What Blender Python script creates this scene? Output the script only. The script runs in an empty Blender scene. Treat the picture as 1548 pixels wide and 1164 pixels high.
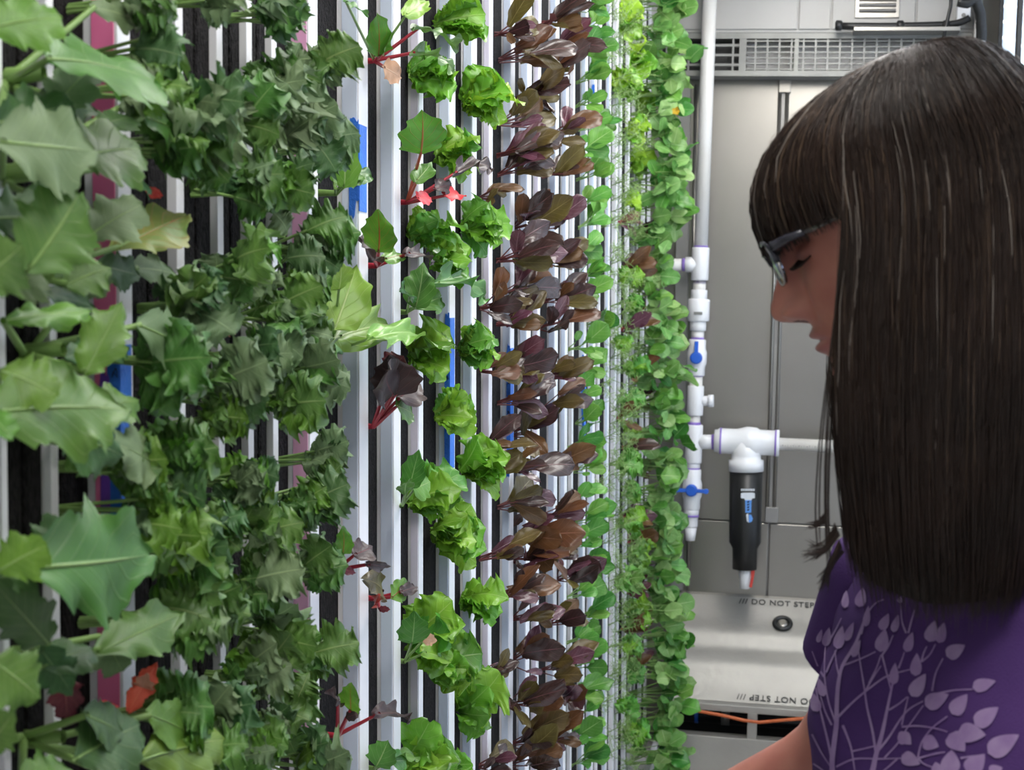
import bpy, bmesh, math, random
from mathutils import Vector, Matrix, noise
from mathutils.bvhtree import BVHTree

scene = bpy.context.scene
COL = scene.collection
# ---------------------------------------------------------------- camera
F = 2400.0; IW, IH = 1548.0, 1164.0
YAW, PITCH, ROLL = math.radians(10.07), math.radians(3.2), 0.028
CAM = Vector((0, 0, 1.55))
fwd = Vector((-math.sin(YAW) * math.cos(PITCH), math.cos(YAW) * math.cos(PITCH), -math.sin(PITCH)))
r0 = Vector((math.cos(YAW), math.sin(YAW), 0)); u0 = r0.cross(fwd)
RGT = r0 * math.cos(ROLL) + u0 * math.sin(ROLL)
UPV = u0 * math.cos(ROLL) - r0 * math.sin(ROLL)
cam_data = bpy.data.cameras.new('camera'); cam = bpy.data.objects.new('camera', cam_data); COL.objects.link(cam)
cam.matrix_world = Matrix(((RGT.x, UPV.x, -fwd.x, CAM.x), (RGT.y, UPV.y, -fwd.y, CAM.y), (RGT.z, UPV.z, -fwd.z, CAM.z), (0, 0, 0, 1)))
cam_data.sensor_width = 36; cam_data.lens = F / IW * 36; cam_data.clip_start = 0.02
cam_data.dof.use_dof = True; cam_data.dof.focus_distance = 2.2; cam_data.dof.aperture_fstop = 14.0
scene.camera = cam
# ---------------------------------------------------------------- world, light, exposure
world = bpy.data.worlds.new('world'); scene.world = world; world.use_nodes = True
world.node_tree.nodes['Background'].inputs[0].default_value = (0.92, 0.95, 1.0, 1)
world.node_tree.nodes['Background'].inputs[1].default_value = 0.55
scene.view_settings.view_transform = 'Standard'; scene.view_settings.look = 'None'
scene.view_settings.gamma = 1; scene.view_settings.use_curve_mapping = False
scene.view_settings.exposure = 0.33
LED_STRENGTH = 0.68        # grow light panels along the right side of the aisle
CEILING_STRENGTH = 15.5     # ceiling light fixtures above the aisle
# ---------------------------------------------------------------- pixel helpers (a pixel gives a direction only)
def ray(px, py):
    return fwd + RGT * ((px - IW / 2) / F) - UPV * ((py - IH / 2) / F)
W0 = 0.5                   # aisle-side face of the tower row stands half a metre left of the camera
LEAN = 0.025
def at(px, py, off=0.0):   # point on the (slightly leaning) tower row face, moved off metres into the aisle
    d = ray(px, py)        # X = -W0 + off + LEAN*(1.55 - z)
    t = (-W0 + off) / (d.x + LEAN * d.z)
    return CAM + d * t
def onY(px, py, Y):
    d = ray(px, py); return CAM + d * (Y / d.y)
def onZ(px, py, Z):
    d = ray(px, py); return CAM + d * ((Z - CAM.z) / d.z)
def face_x(z, off=0.0):
    return -W0 + off + LEAN * (1.55 - z)
# ---------------------------------------------------------------- materials
MATS = {}
def nodes_of(name):
    m = bpy.data.materials.new(name); m.use_nodes = True
    nt = m.node_tree; b = nt.nodes['Principled BSDF']; MATS[name] = m
    return m, nt, b
def ramp(nt, c0, c1, p0=0.35, p1=0.65):
    r = nt.nodes.new('ShaderNodeValToRGB'); e = r.color_ramp.elements
    e[0].position, e[1].position = p0, p1; e[0].color = (*c0, 1); e[1].color = (*c1, 1)
    return r
def mat(name, col, rough=0.5, metal=0.0, col2=None, scale=8.0, bump=0.0, bscale=60.0, spec=0.5, emit=0.0, stretch=None, coat=0.0):
    m, nt, b = nodes_of(name)
    b.inputs['Base Color'].default_value = (*col, 1); b.inputs['Roughness'].default_value = rough
    b.inputs['Metallic'].default_value = metal; b.inputs['Specular IOR Level'].default_value = spec
    b.inputs['Coat Weight'].default_value = coat
    tc = nt.nodes.new('ShaderNodeTexCoord'); src = tc.outputs['Object']
    if stretch:
        mp = nt.nodes.new('ShaderNodeMapping'); mp.inputs['Scale'].default_value = stretch
        nt.links.new(src, mp.inputs[0]); src = mp.outputs[0]
    if col2:
        n = nt.nodes.new('ShaderNodeTexNoise'); n.inputs['Scale'].default_value = scale; n.inputs['Detail'].default_value = 5
        r = ramp(nt, col, col2); nt.links.new(src, n.inputs['Vector']); nt.links.new(n.outputs['Fac'], r.inputs[0])
        nt.links.new(r.outputs[0], b.inputs['Base Color'])
    if bump:
        n2 = nt.nodes.new('ShaderNodeTexNoise'); n2.inputs['Scale'].default_value = bscale; n2.inputs['Detail'].default_value = 4
        bp = nt.nodes.new('ShaderNodeBump'); bp.inputs['Strength'].default_value = bump; bp.inputs['Distance'].default_value = 0.01
        nt.links.new(src, n2.inputs['Vector']); nt.links.new(n2.outputs['Fac'], bp.inputs['Height']); nt.links.new(bp.outputs[0], b.inputs['Normal'])
    if emit:
        b.inputs['Emission Color'].default_value = (*col, 1); b.inputs['Emission Strength'].default_value = emit
    return m
mat('white_plastic', (0.86, 0.86, 0.89), 0.35, col2=(0.82, 0.82, 0.86), scale=3)
mat('pale_blue', (0.68, 0.77, 0.92), 0.35, col2=(0.72, 0.80, 0.94), scale=2)
mat('lavender', (0.78, 0.73, 0.86), 0.35, col2=(0.80, 0.76, 0.88), scale=2)
mat('pink_film', (0.85, 0.42, 0.66), 0.4, col2=(0.88, 0.50, 0.72), scale=3)
mat('hot_pink', (0.95, 0.20, 0.44), 0.45, col2=(0.96, 0.27, 0.52), scale=9)
mat('hot_pink_tape', (0.90, 0.10, 0.28), 0.5, col2=(0.92, 0.16, 0.36), scale=9)
mat('blue_tape', (0.02, 0.14, 0.62), 0.55, col2=(0.03, 0.19, 0.72), scale=30, bump=0.25, bscale=300)
mat('purple_tape', (0.17, 0.06, 0.50), 0.5, col2=(0.22, 0.07, 0.55), scale=20)
mat('ink', (0.01, 0.012, 0.04), 0.6, col2=(0.02, 0.02, 0.05))
mat('media', (0.009, 0.008, 0.009), 0.95, col2=(0.025, 0.023, 0.024), scale=260, bump=0.9, bscale=420, spec=0.15, stretch=(1, 1, 0.5))
mat('aluminium', (0.315, 0.300, 0.270), 0.28, 0.8, col2=(0.36, 0.342, 0.31), scale=2.5, bump=0.03, bscale=5)
mat('steel_dark', (0.30, 0.29, 0.28), 0.45, 0.7, col2=(0.36, 0.35, 0.33), scale=6)
mat('grille_metal', (0.24, 0.24, 0.23), 0.5, 0.6, col2=(0.30, 0.30, 0.28), scale=12)
mat('cover_metal', (0.36, 0.345, 0.315), 0.45, 0.45, col2=(0.41, 0.395, 0.36), scale=5, bump=0.15, bscale=40)
mat('wall_white', (0.72, 0.71, 0.69), 0.5, col2=(0.66, 0.65, 0.63), scale=2)
mat('duct_white', (0.42, 0.41, 0.39), 0.5, 0.2, col2=(0.46, 0.45, 0.43), scale=3)
mat('floor_grey', (0.50, 0.49, 0.48), 0.42, 0.3, col2=(0.58, 0.57, 0.56), scale=40, bump=0.2, bscale=90)
mat('pvc', (0.82, 0.80, 0.77), 0.35, col2=(0.78, 0.75, 0.70), scale=6)
mat('pvc_white', (0.86, 0.86, 0.87), 0.3, col2=(0.82, 0.82, 0.84), scale=6)
mat('pipe_print', (0.52, 0.50, 0.47), 0.5, col2=(0.45, 0.43, 0.40))
mat('primer', (0.22, 0.13, 0.50), 0.4, col2=(0.30, 0.20, 0.58), scale=30)
mat('valve_blue', (0.02, 0.11, 0.55), 0.35, col2=(0.03, 0.14, 0.62), scale=10)
mat('black', (0.010, 0.010, 0.010), 0.4, col2=(0.016, 0.016, 0.016), scale=10)
mat('black_pipe', (0.012, 0.013, 0.015), 0.25, col2=(0.02, 0.02, 0.024), scale=6)
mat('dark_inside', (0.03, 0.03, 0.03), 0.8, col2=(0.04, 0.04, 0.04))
mat('white_ink', (0.72, 0.75, 0.80), 0.5, col2=(0.66, 0.70, 0.76), scale=30)
mat('blue_ink', (0.10, 0.30, 0.75), 0.5, col2=(0.13, 0.34, 0.80), scale=30)
mat('red_tag', (0.55, 0.04, 0.03), 0.5, col2=(0.65, 0.07, 0.05), scale=30)
mat('orange_cable', (0.60, 0.13, 0.03), 0.45, col2=(0.50, 0.10, 0.02), scale=30)
mat('text_black', (0.03, 0.03, 0.03), 0.6, col2=(0.05, 0.05, 0.05), scale=50)
mat('led_board', (0.70, 0.82, 1.0), 0.4, emit=LED_STRENGTH)
mat('led_dot', (0.85, 0.93, 1.0), 0.4, emit=LED_STRENGTH * 2.2)
mat('lamp_glow', (1.0, 0.97, 0.93), 0.4, emit=CEILING_STRENGTH)
# ---------------------------------------------------------------- mesh helpers
class MB:
    def __init__(s): s.v = []; s.f = []; s.sm = []
    def box(s, lo, hi):
        b = len(s.v); (x0, y0, z0), (x1, y1, z1) = lo, hi
        s.v += [(x0, y0, z0), (x1, y0, z0), (x1, y1, z0), (x0, y1, z0), (x0, y0, z1), (x1, y0, z1), (x1, y1, z1), (x0, y1, z1)]
        for q in ((0, 3, 2, 1), (4, 5, 6, 7), (0, 1, 5, 4), (1, 2, 6, 5), (2, 3, 7, 6), (3, 0, 4, 7)):
            s.f.append(tuple(b + i for i in q)); s.sm.append(False)
        return s
    def tube(s, pts, rad, n=12, caps=True, flat=None):
        pts = [Vector(p) for p in pts]; b = len(s.v); m = len(pts)
        rad = rad if hasattr(rad, '__len__') else [rad] * m
        prev = None
        for i, p in enumerate(pts):
            a = pts[min(i + 1, m - 1)] - pts[max(i - 1, 0)]
            if a.length < 1e-9: a = Vector((0, 0, 1))
            a.normalize()
            if prev is None:
                prev = Vector((1, 0, 0)) if abs(a.x) < 0.8 else Vector((0, 1, 0))
            e1 = (prev - a * prev.dot(a)).normalized(); e2 = a.cross(e1); prev = e1
            for k in range(n):
                t = 2 * math.pi * k / n
                w2 = flat if flat else 1.0
                s.v.append(tuple(p + e1 * (rad[i] * math.cos(t)) + e2 * (rad[i] * w2 * math.sin(t))))
        for i in range(m - 1):
            for k in range(n):
                k2 = (k + 1) % n
                s.f.append((b + i * n + k, b + i * n + k2, b + (i + 1) * n + k2, b + (i + 1) * n + k)); s.sm.append(True)
        if caps:
            s.f.append(tuple(b + k for k in reversed(range(n)))); s.sm.append(False)
            s.f.append(tuple(b + (m - 1) * n + k for k in range(n))); s.sm.append(False)
        return s
    def lathe(s, base, axis, prof, n=20):   # prof: (distance along axis, radius)
        a = Vector(axis).normalized(); base = Vector(base)
        q = Vector((1, 0, 0)) if abs(a.x) < 0.8 else Vector((0, 1, 0))
        e1 = (q - a * q.dot(a)).normalized(); e2 = a.cross(e1); b = len(s.v); m = len(prof)
        for (h, r) in prof:
            for k in range(n):
                t = 2 * math.pi * k / n
                s.v.append(tuple(base + a * h + e1 * (r * math.cos(t)) + e2 * (r * math.sin(t))))
        for i in range(m - 1):
            for k in range(n):
                k2 = (k + 1) % n
                s.f.append((b + i * n + k, b + i * n + k2, b + (i + 1) * n + k2, b + (i + 1) * n + k))
                s.sm.append(abs(prof[i][0] - prof[i + 1][0]) > 1e-6)
        s.f.append(tuple(b + k for k in reversed(range(n)))); s.sm.append(False)
        s.f.append(tuple(b + (m - 1) * n + k for k in range(n))); s.sm.append(False)
        return s
    def poly(s, pts):
        b = len(s.v); s.v += [tuple(p) for p in pts]; s.f.append(tuple(range(b, b + len(pts)))); s.sm.append(False); return s
    def slab(s, pts, off):                  # flat outline given thickness by the vector off
        n = len(pts); b = len(s.v); o = Vector(off)
        s.v += [tuple(p) for p in pts] + [tuple(Vector(p) + o) for p in pts]
        s.f.append(tuple(range(b, b + n))); s.f.append(tuple(reversed(range(b + n, b + 2 * n)))); s.sm += [False, False]
        for i in range(n):
            j = (i + 1) % n; s.f.append((b + i, b + n + i, b + n + j, b + j)); s.sm.append(False)
        return s
    def grid(s, rows, closed=False, smooth=True):
        b = len(s.v); n = len(rows[0])
        for r in rows: s.v += [tuple(p) for p in r]
        for i in range(len(rows) - 1):
            for k in range(n if closed else n - 1):
                k2 = (k + 1) % n
                s.f.append((b + i * n + k, b + i * n + k2, b + (i + 1) * n + k2, b + (i + 1) * n + k)); s.sm.append(smooth)
        return s
    def mesh(s, name, m):
        me = bpy.data.meshes.new(name); me.from_pydata(s.v, [], s.f)
        me.polygons.foreach_set('use_smooth', s.sm)
        if m: me.materials.append(MATS[m] if isinstance(m, str) else m)
        me.update(); return me
    def build(s, name, m, parent=None, bevel=0.0):
        o = bpy.data.objects.new(name, s.mesh(name, m)); COL.objects.link(o)
        if parent: o.parent = parent
        if bevel:
            md = o.modifiers.new('bevel', 'BEVEL'); md.width = bevel; md.segments = 2; md.limit_method = 'ANGLE'
        return o
def part_at(parent, o):      # geometry given in world space, parent an Empty with a translation only
    o.parent = parent; o.location = -Vector(parent.location); return o
def tag(o, label, cat, group=None, kind=None):
    if label: o['label'] = label
    if cat: o['category'] = cat
    if group: o['group'] = group
    if kind: o['kind'] = kind
    return o
def thing(name, loc, label, cat, group=None):
    o = bpy.data.objects.new(name, None); COL.objects.link(o); o.location = loc; o.empty_display_size = 0.03
    return tag(o, label, cat, group)
def struct(o): o['kind'] = 'structure'; return o
def lerp(a, b, t): return a + (b - a) * t
def interp(tab, x, c=1):
    for i in range(len(tab) - 1):
        a, b = tab[i], tab[i + 1]
        if (a[0] - x) * (b[0] - x) <= 0 and a[0] != b[0]:
            t = (x - a[0]) / (b[0] - a[0]); t = t * t * (3 - 2 * t) * 0.4 + t * 0.6
            return a[c] + (b[c] - a[c]) * t
    return tab[0][c] if abs(x - tab[0][0]) < abs(x - tab[-1][0]) else tab[-1][c]
def bez(p0, p1, p2, n=8):
    p0, p1, p2 = Vector(p0), Vector(p1), Vector(p2)
    return [p0 * (1 - t) ** 2 + p1 * 2 * t * (1 - t) + p2 * t * t for t in [i / n for i in range(n + 1)]]

# ================================================================ the room
YB = 5.6                      # end wall
CEIL = 2.78
XL, XR = -0.78, 1.05
struct(MB().box((XL - 0.05, -1.2, -0.1), (XR + 0.05, YB + 0.1, 0.0)).build('floor', 'floor_grey'))
struct(MB().box((XL - 0.05, -1.2, CEIL), (XR + 0.05, YB + 0.1, CEIL + 0.06)).build('ceiling', 'wall_white'))
struct(MB().box((XL - 0.05, -1.2, 0.0), (XL, YB, CEIL)).build('wall_left', 'wall_white'))
struct(MB().box((XR, -1.2, 0.0), (XR + 0.05, YB, CEIL)).build('wall_right', 'wall_white'))
wb = struct(MB().box((XL - 0.05, YB + 0.02, 0.0), (XR + 0.05, YB + 0.08, CEIL)).build('wall_back', 'steel_dark'))
# sheet metal panels of the end wall with recessed joints
xs = onY(1174, 500, YB).x
zt, zm, zb = onY(1120, 113, YB).z, onY(1120, 788, YB).z, 0.0
def panel(x0, x1, z0, z1):
    o = MB().box((x0, YB - 0.002, z0), (x1, YB + 0.02, z1)).build('wall_panel', 'aluminium', wb, bevel=0.002); return o
g = 0.003
for (x0, x1) in ((XL, xs - g), (xs + g, XR)):
    panel(x0, x1, zm + g, zt); panel(x0, x1, 0.02, zm - g)
panel(XL, XR, zt + 0.01, CEIL)
# ================================================================ end wall equipment
def wp(px, py, Y): return onY(px, py, Y)
PXM = F / YB                      # pixels per metre near the end wall (for small sizes)
# cable channel (pair of rails) down the panel joint
a, b = wp(1187, 118, YB - 0.02), wp(1166, 788, YB - 0.02)
cc = thing('cable_channel', (b.x, YB, b.z), 'narrow metal cable channel running down the end wall panel joint', 'channel')
w = 0.016
part_at(cc, MB().slab([(b.x - w, YB - 0.012, b.z), (b.x + w, YB - 0.012, b.z), (a.x + w, YB - 0.012, a.z), (a.x - w, YB - 0.012, a.z)], (0, 0.012, 0)).build('back_plate', 'steel_dark'))
for dx in (-w, w * 0.55):
    part_at(cc, MB().tube([(b.x + dx, YB - 0.018, b.z), (a.x + dx, YB - 0.018, a.z)], 0.0065, 8).build('rail', 'aluminium'))
part_at(cc, MB().box((b.x - w - 0.006, YB - 0.03, b.z - 0.004), (b.x + w + 0.006, YB, b.z + 0.05)).build('end_bracket', 'steel_dark', bevel=0.002))
part_at(cc, MB().box((a.x - w - 0.004, YB - 0.026, a.z - 0.05), (a.x + w + 0.004, YB, a.z)).build('end_bracket', 'aluminium', bevel=0.002))
# corner post at the end of the tower row
a, b = wp(1040, 60, 5.52), wp(1020, 1060, 5.52)
zt0 = wp(1150, 903, YB - .02).z + .012
cp = thing('corner_post', (b.x, 5.57, zt0), 'grey metal corner post behind the leafy last tower', 'post')
part_at(cp, MB().slab([(b.x - 0.03, 5.56, zt0), (b.x + 0.012, 5.56, zt0), (a.x + 0.012, 5.56, 2.3), (a.x - 0.03, 5.56, 2.3)], (0, 0.03, 0)).build('post', 'steel_dark'))
part_at(cp, MB().tube([(b.x + 0.03, 5.575, zt0), (a.x + 0.03, 5.575, 2.3)], 0.007, 8).build('rod', 'aluminium'))
# ---------------- standpipe with fittings
YP = 5.42
def pline(py): # pipe centre line
    return wp(lerp(1073, 1043.5, (py) / 815.0), py, YP)
sp = thing('standpipe', (pline(815).x, YP, pline(815).z), 'white plastic water standpipe with valves and tees, beside the leafy last tower', 'pipe')
def seg(name, y0, y1, r, m='pvc', prof=None, parent=sp, n=20):
    p0, p1 = pline(y0), pline(y1); d = p1 - p0; L = d.length
    if prof is None: prof = [(0, 1), (1, 1)]
    o = MB().lathe(p0, d, [(t * L, r * k) for t, k in prof], n).build(name, m)
    return part_at(sp, o) if parent is sp else o
FIT = [(0, .94), (.03, 1), (.97, 1), (1, .94)]
part_at(sp, MB().tube([pline(-90), pline(372)], 0.0235, 20).build('upper_pipe', 'pvc'))
seg('primer_ring', 371.5, 374, 0.0242, 'primer'); seg('primer_ring', 424, 429, 0.0215, 'primer')
tee1 = seg('tee_fitting', 374, 424, 0.0295, 'pvc_white', FIT)
def branch(px0, px1, py, r, name='tee_branch', m='pvc_white'):
    p0 = pline(py); q = wp(px0, py, YP); q2 = wp(px1, py, YP)
    return part_at(sp, MB().lathe(q, q2 - q, [(0, r), ((q2 - q).length * .97, r), ((q2 - q).length, r * .93)], 18).build(name, m))
branch(1056, 1036, 400, 0.026); branch(1036, 1031, 400, 0.022, 'primer_ring', 'primer'); branch(1031, 1000, 400, 0.020, 'side_pipe', 'pvc')
seg('pipe_piece', 424, 442, 0.0215, 'pvc')
seg('union_collar', 438, 456, 0.0275, 'pvc_white', FIT)
un = seg('union_nut', 452, 486, 0.0375, 'pvc_white', [(0, .9), (.06, 1), (.94, 1), (1, .9)], n=12)
c = pline(474)
part_at(sp, MB().box((c.x - 0.013, YP - 0.0385, c.z - 0.004), (c.x + 0.015, YP - 0.036, c.z + 0.006)).build('moulded_mark', 'grille_metal'))
seg('union_collar', 486, 500, 0.0275, 'pvc_white', FIT)
seg('pipe_piece', 500, 514, 0.0215, 'pvc'); seg('primer_ring', 510, 513, 0.0222, 'primer')
def valve(y0, y1, vertical, name='ball_valve'):
    r = 0.029
    o = seg(name, y0, y1, r, 'pvc_white', [(0, .92), (.02, 1), (.25, 1), (.36, 1.16), (.66, 1.16), (.76, 1), (.98, 1), (1, .92)])
    c = pline(lerp(y0, y1, .5)); c0 = c + Vector((0, -r * 1.1, 0))
    h = MB().lathe(c0, (0, -1, 0), [(0, 0.021), (0.014, 0.021), (0.02, 0.017)], 18)
    if vertical: h.box((c0.x - 0.0065, c0.y - 0.018, c0.z), (c0.x + 0.0065, c0.y - 0.006, c0.z + 0.056))
    else:
        h.box((c0.x - 0.056, c0.y - 0.018, c0.z - 0.0062), (c0.x + 0.056, c0.y - 0.006, c0.z + 0.0062))
        for s in (-1, 1): h.lathe((c0.x + s * 0.05, c0.y - 0.004, c0.z), (0, -1, 0), [(0, .009), (.016, .009)], 10)
    hd = h.build('valve_handle', 'valve_blue', bevel=0.0015); hd.parent = o; hd['label'] = 'blue lever handle'
valve(513, 568, True)
seg('pipe_piece', 568, 600, 0.022, 'pvc'); seg('primer_ring', 566, 569, 0.023, 'primer')
seg('tee_fitting', 583, 628, 0.028, 'pvc_white', FIT); branch(1058, 1070, 606, 0.017); branch(1070, 1079, 606, 0.021)
seg('pipe_piece', 626, 648, 0.019, 'pvc'); seg('primer_ring', 638, 643, 0.0215, 'primer')
seg('tee_fitting', 642, 700, 0.0295, 'pvc_white', FIT); branch(1056, 1076, 668, 0.0245); branch(1076, 1081, 668, 0.026, 'primer_ring', 'primer')
seg('pipe_piece', 695, 712, 0.024, 'pvc_white'); seg('primer_ring', 707, 710, 0.025, 'primer')
valve(709, 770, False)
seg('reducer', 768, 797, 0.026, 'pvc_white', [(0, 1), (.3, 1), (.34, .9), (.9, .9), (1, .85)]); seg('primer_ring', 778, 781, 0.0265, 'primer')
seg('nozzle', 795, 817, 0.0215, 'pvc_white', [(0, 1), (.6, .85), (1, .72)])
# ---------------- filter hanging from a big tee
fc = wp(1128, 668, YP)
ft = thing('water_filter', (fc.x, YP, wp(1128, 890, YP).z), 'black cylindrical water filter hanging from a large white tee on the end wall', 'filter')
pL, pR = wp(1080, 666, YP), wp(1178, 670, YP); d = pR - pL; L = d.length
part_at(ft, MB().lathe(pL, d, [(0, .038), (.05 * L, .039), (.07 * L, .043), (.08 * L, .0435), (.1 * L, .043), (.35 * L, .043), (.5 * L, .052), (.65 * L, .05), (.7 * L, .043), (.92 * L, .043), (.94 * L, .045), (L, .045)], 24).build('tee_body', 'pvc_white'))
for t in (.085, .93):
    part_at(ft, MB().lathe(pL + d * t, d, [(0, .0452), (.006, .0452)], 24).build('primer_ring', 'primer'))
pt, pb = wp(1128, 668, YP), wp(1128, 712, YP)
part_at(ft, MB().lathe(pt, pb - pt, [(0, .05), (.045, .05), (.06, .0505), (.062, .059), ((pb - pt).length, .059)], 24).build('tee_drop', 'pvc_white'))
pt, pb = wp(1128, 711, YP), wp(1125.5, 860, YP); d2 = pb - pt; L2 = d2.length
part_at(ft, MB().lathe(pt, d2, [(0, .056), (.73 * L2, .0535), (.79 * L2, .042), (L2, .041)], 24).build('filter_sleeve', 'black'))
pt2 = wp(1127, 855, YP)
part_at(ft, MB().lathe(pt2, (0, 0, -1), [(0, .022), (.03, .022), (.05, .019), (.078, .0165)], 16).build('outlet_nozzle', 'pvc_white'))
q = wp(1136, 860, YP - 0.02)
part_at(ft, MB().slab([(q.x - .002, YP - .02, q.z - .002), (q.x + .012, YP - .02, q.z), (q.x + .010, YP - .02, q.z - .022), (q.x + .004, YP - .02, q.z - .064), (q.x - .006, YP - .02, q.z - .062), (q.x - .001, YP - .02, q.z - .03)], (0, .003, 0)).build('red_tag', 'red_tag'))
# print on the sleeve: lettering line, white tee mark, blue body, drop
YL = YP - 0.0585
def lp(px, py): p = wp(px, py, YL); return (p.x, YL, p.z)
pr = MB()
for i in range(7):
    x = 1120.2 + i * 3.0
    pr.slab([lp(x, 739.5), lp(x + 2.2, 738.8), lp(x + 2.4, 741.8), lp(x + .4, 742.6)], (0, .004, 0))
pr.slab([lp(1120, 746), lp(1124, 745), lp(1138, 745), lp(1141, 746), lp(1141, 753), lp(1137, 753.5), lp(1136, 756), lp(1126, 756), lp(1125, 753.5), lp(1120, 753)], (0, .006, 0))
pr.slab([lp(1128, 778), lp(1131, 776), lp(1132, 790), lp(1129, 788)], (0, .006, 0))
o = part_at(ft, pr.build('white_print', 'white_ink')); o['kind'] = 'stuff'
pr = MB(); pr.slab([lp(1126.5, 756.2), lp(1136, 756.2), lp(1135.5, 775), lp(1127, 775)], (0, .006, 0))
pr.slab([lp(1131.5, 778), lp(1135, 778), lp(1138, 784), lp(1136.5, 788.5), lp(1132.4, 790)], (0, .006, 0))
part_at(ft, pr.build('blue_print', 'blue_ink'))
pr = MB()
for k in range(4): pr.slab([lp(1129.5, 758 + 4 * k), lp(1133, 757 + 4 * k), lp(1132.6, 759.6 + 4 * k), lp(1129.5, 760.4 + 4 * k)], (0, .0005, 0))
o = part_at(ft, pr.build('blue_lettering', 'ink')); o.location.y -= 0.0008
p0, p1 = wp(1178, 671, YP), wp(1420, 682, YP)
part_at(ft, MB().tube([p0, p1], 0.021, 18).build('side_pipe', 'pvc'))
pm = MB()
for i in range(14):
    x = 1182 + i * 4.1; z = 673.2 + (x - 1182) * 0.045
    p = wp(x, z, YP - 0.0214); pm.box((p.x, YP - 0.0222, p.z - .004), (p.x + .006 - .002 * (i % 3), YP - 0.0205, p.z + .003 - .002 * (i % 2)))
part_at(ft, pm.build('pipe_lettering', 'pipe_print'))
# ---------------- return air grille below the cooling unit
YG = 5.49
gl, gr_, gt, gb = wp(1000, 55, YG).x, wp(1480, 60, YG).x, wp(1100, 54, YG).z, wp(1100, 113, YG).z
gth = thing('air_grille', ((gl + gr_) / 2, YG, gb), 'wide grey metal return air grille of square cells below the cooling unit', 'grille')
def gp(name, lo, hi, m): return part_at(gth, MB().box(lo, hi).build(name, m))
gp('backing', (gl, YG + .08, gb), (gr_, YG + .09, gt), 'wall_white')
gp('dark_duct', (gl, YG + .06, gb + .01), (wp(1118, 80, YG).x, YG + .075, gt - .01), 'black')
gp('frame_rail', (gl, YG - .015, gt - .012), (gr_, YG + .08, gt + .006), 'grille_metal')
gp('frame_rail', (gl, YG - .015, gb - .006), (gr_, YG + .08, gb + .012), 'grille_metal')
x1 = wp(1123, 80, YG).x
gp('frame_post', (x1 - .012, YG - .012, gb), (x1 + .012, YG + .07, gt), 'grille_metal')
x2 = wp(1204, 80, YG).x
gp('frame_post', (x2 - .007, YG - .012, gb), (x2 + .007, YG + .07, gt), 'grille_metal')
vx = gl; bars = []
meV = MB().box((-.003, -.008, gb), (.003, .008, gt)).mesh('grille_bar', 'grille_metal')
x = gl + 0.02
while x < gr_:
    o = bpy.data.objects.new('grille_bar', meV); COL.objects.link(o); o.parent = gth; o.location = (x - gth.location.x, 0, -gth.location.z)
    x += 0.040 if x > x1 else 0.075
for k in range(1, 7):
    z = lerp(gb, gt, k / 7)
    gp('grille_crossbar', (x1, YG - .006, z - .0022), (gr_, YG + .006, z + .0022), 'grille_metal')
for k in range(1, 4):
    z = lerp(gb, gt, k / 4)
    gp('grille_crossbar', (gl, YG - .006, z - .004), (x1, YG + .006, z + .004), 'grille_metal')
# ---------------- cooling unit above it
YU = 5.475
zl = wp(1150, 50, YU).z; xr = wp(1478, 40, YU).x
cu = thing('cooling_unit', (0.2, YU, zl), 'large pale metal cooling unit under the ceiling with a louvred vent', 'air conditioner')
part_at(cu, MB().box((gl - .1, YU + .004, zl), (xr, YB - .004, CEIL - .002)).build('housing', 'duct_white', bevel=0.004))
edges = [gl - .1, wp(1207, 20, YU).x, wp(1257, 20, YU).x, wp(1385, 20, YU).x, xr]
for i in range(4):
    part_at(cu, MB().box((edges[i] + .003, YU - .004, zl + .012), (edges[i + 1] - .003, YU + .004, CEIL - .01)).build('front_panel', 'duct_white', bevel=0.002))
v0, v1 = wp(1292, 28, YU), wp(1362, -40, YU)
vt = part_at(cu, MB().box((v0.x, YU - .012, v0.z), (v1.x, YU - .004, v1.z)).build('vent_plate', 'aluminium', bevel=0.002))
vf = MB()
for k in range(9):
    z = v0.z + .016 + k * .0185
    sl = MB()
    sl.grid([[(x, YU - .012 - .011 * math.sin(math.pi * t) * (1 if t < .75 else .6), z + t * .014) for x in (v0.x + .012, v1.x - .012)] for t in [i / 5 for i in range(6)]])
    o = sl.build('vent_louvre', 'steel_dark'); o.parent = vt
h0, h1, h2 = wp(1268, 39, YU - .06), wp(1430, 37, YU - .06), wp(1466, 27, YU - .06)
dh = thing('drain_hose', (h0.x, YU - .06, h0.z), 'black rubber hose lying along the foot of the cooling unit', 'hose')
part_at(dh, MB().tube(bez(h0, lerp(h0, h1, .5) + Vector((0, 0, -.006)), h1, 8) + bez(h1, h1 + Vector((.04, 0, 0)), h2, 5)[1:], 0.0115, 12).build('hose', 'black'))
for px in (1268, 1361, 1430):
    p = wp(px, 38.5, YU - .06); part_at(dh, MB().lathe(p - Vector((.012, 0, 0)), (1, 0, 0), [(0, .011), (.004, .017), (.02, .017), (.024, .011)], 14).build('hose_clamp', 'black'))
r0_, r1_ = wp(1290, 46, YU - .05), wp(1450, 43, YU - .05)
tag(MB().box((r0_.x, YU - .09, r0_.z - .008), (r1_.x, YU, r0_.z + .006)).build('hose_ledge', 'aluminium', bevel=0.002), 'bright metal ledge under the black drain hose', 'ledge')
jb0, jb1 = wp(1446, 32, YU - .05), wp(1468, 4, YU - .05)
jb = tag(MB().box((jb0.x, YU - .05, jb0.z), (jb1.x, YU, jb1.z)).build('junction_box', 'pvc_white', bevel=0.004), 'small pale junction box at the right end of the cooling unit', 'box')
o = MB().lathe(((jb0.x + jb1.x) / 2, YU - .05, (jb0.z + jb1.z) / 2 - .01), (0, -1, 0), [(0, .007), (.003, .006)], 10).build('screw', 'steel_dark'); o.parent = jb
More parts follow.
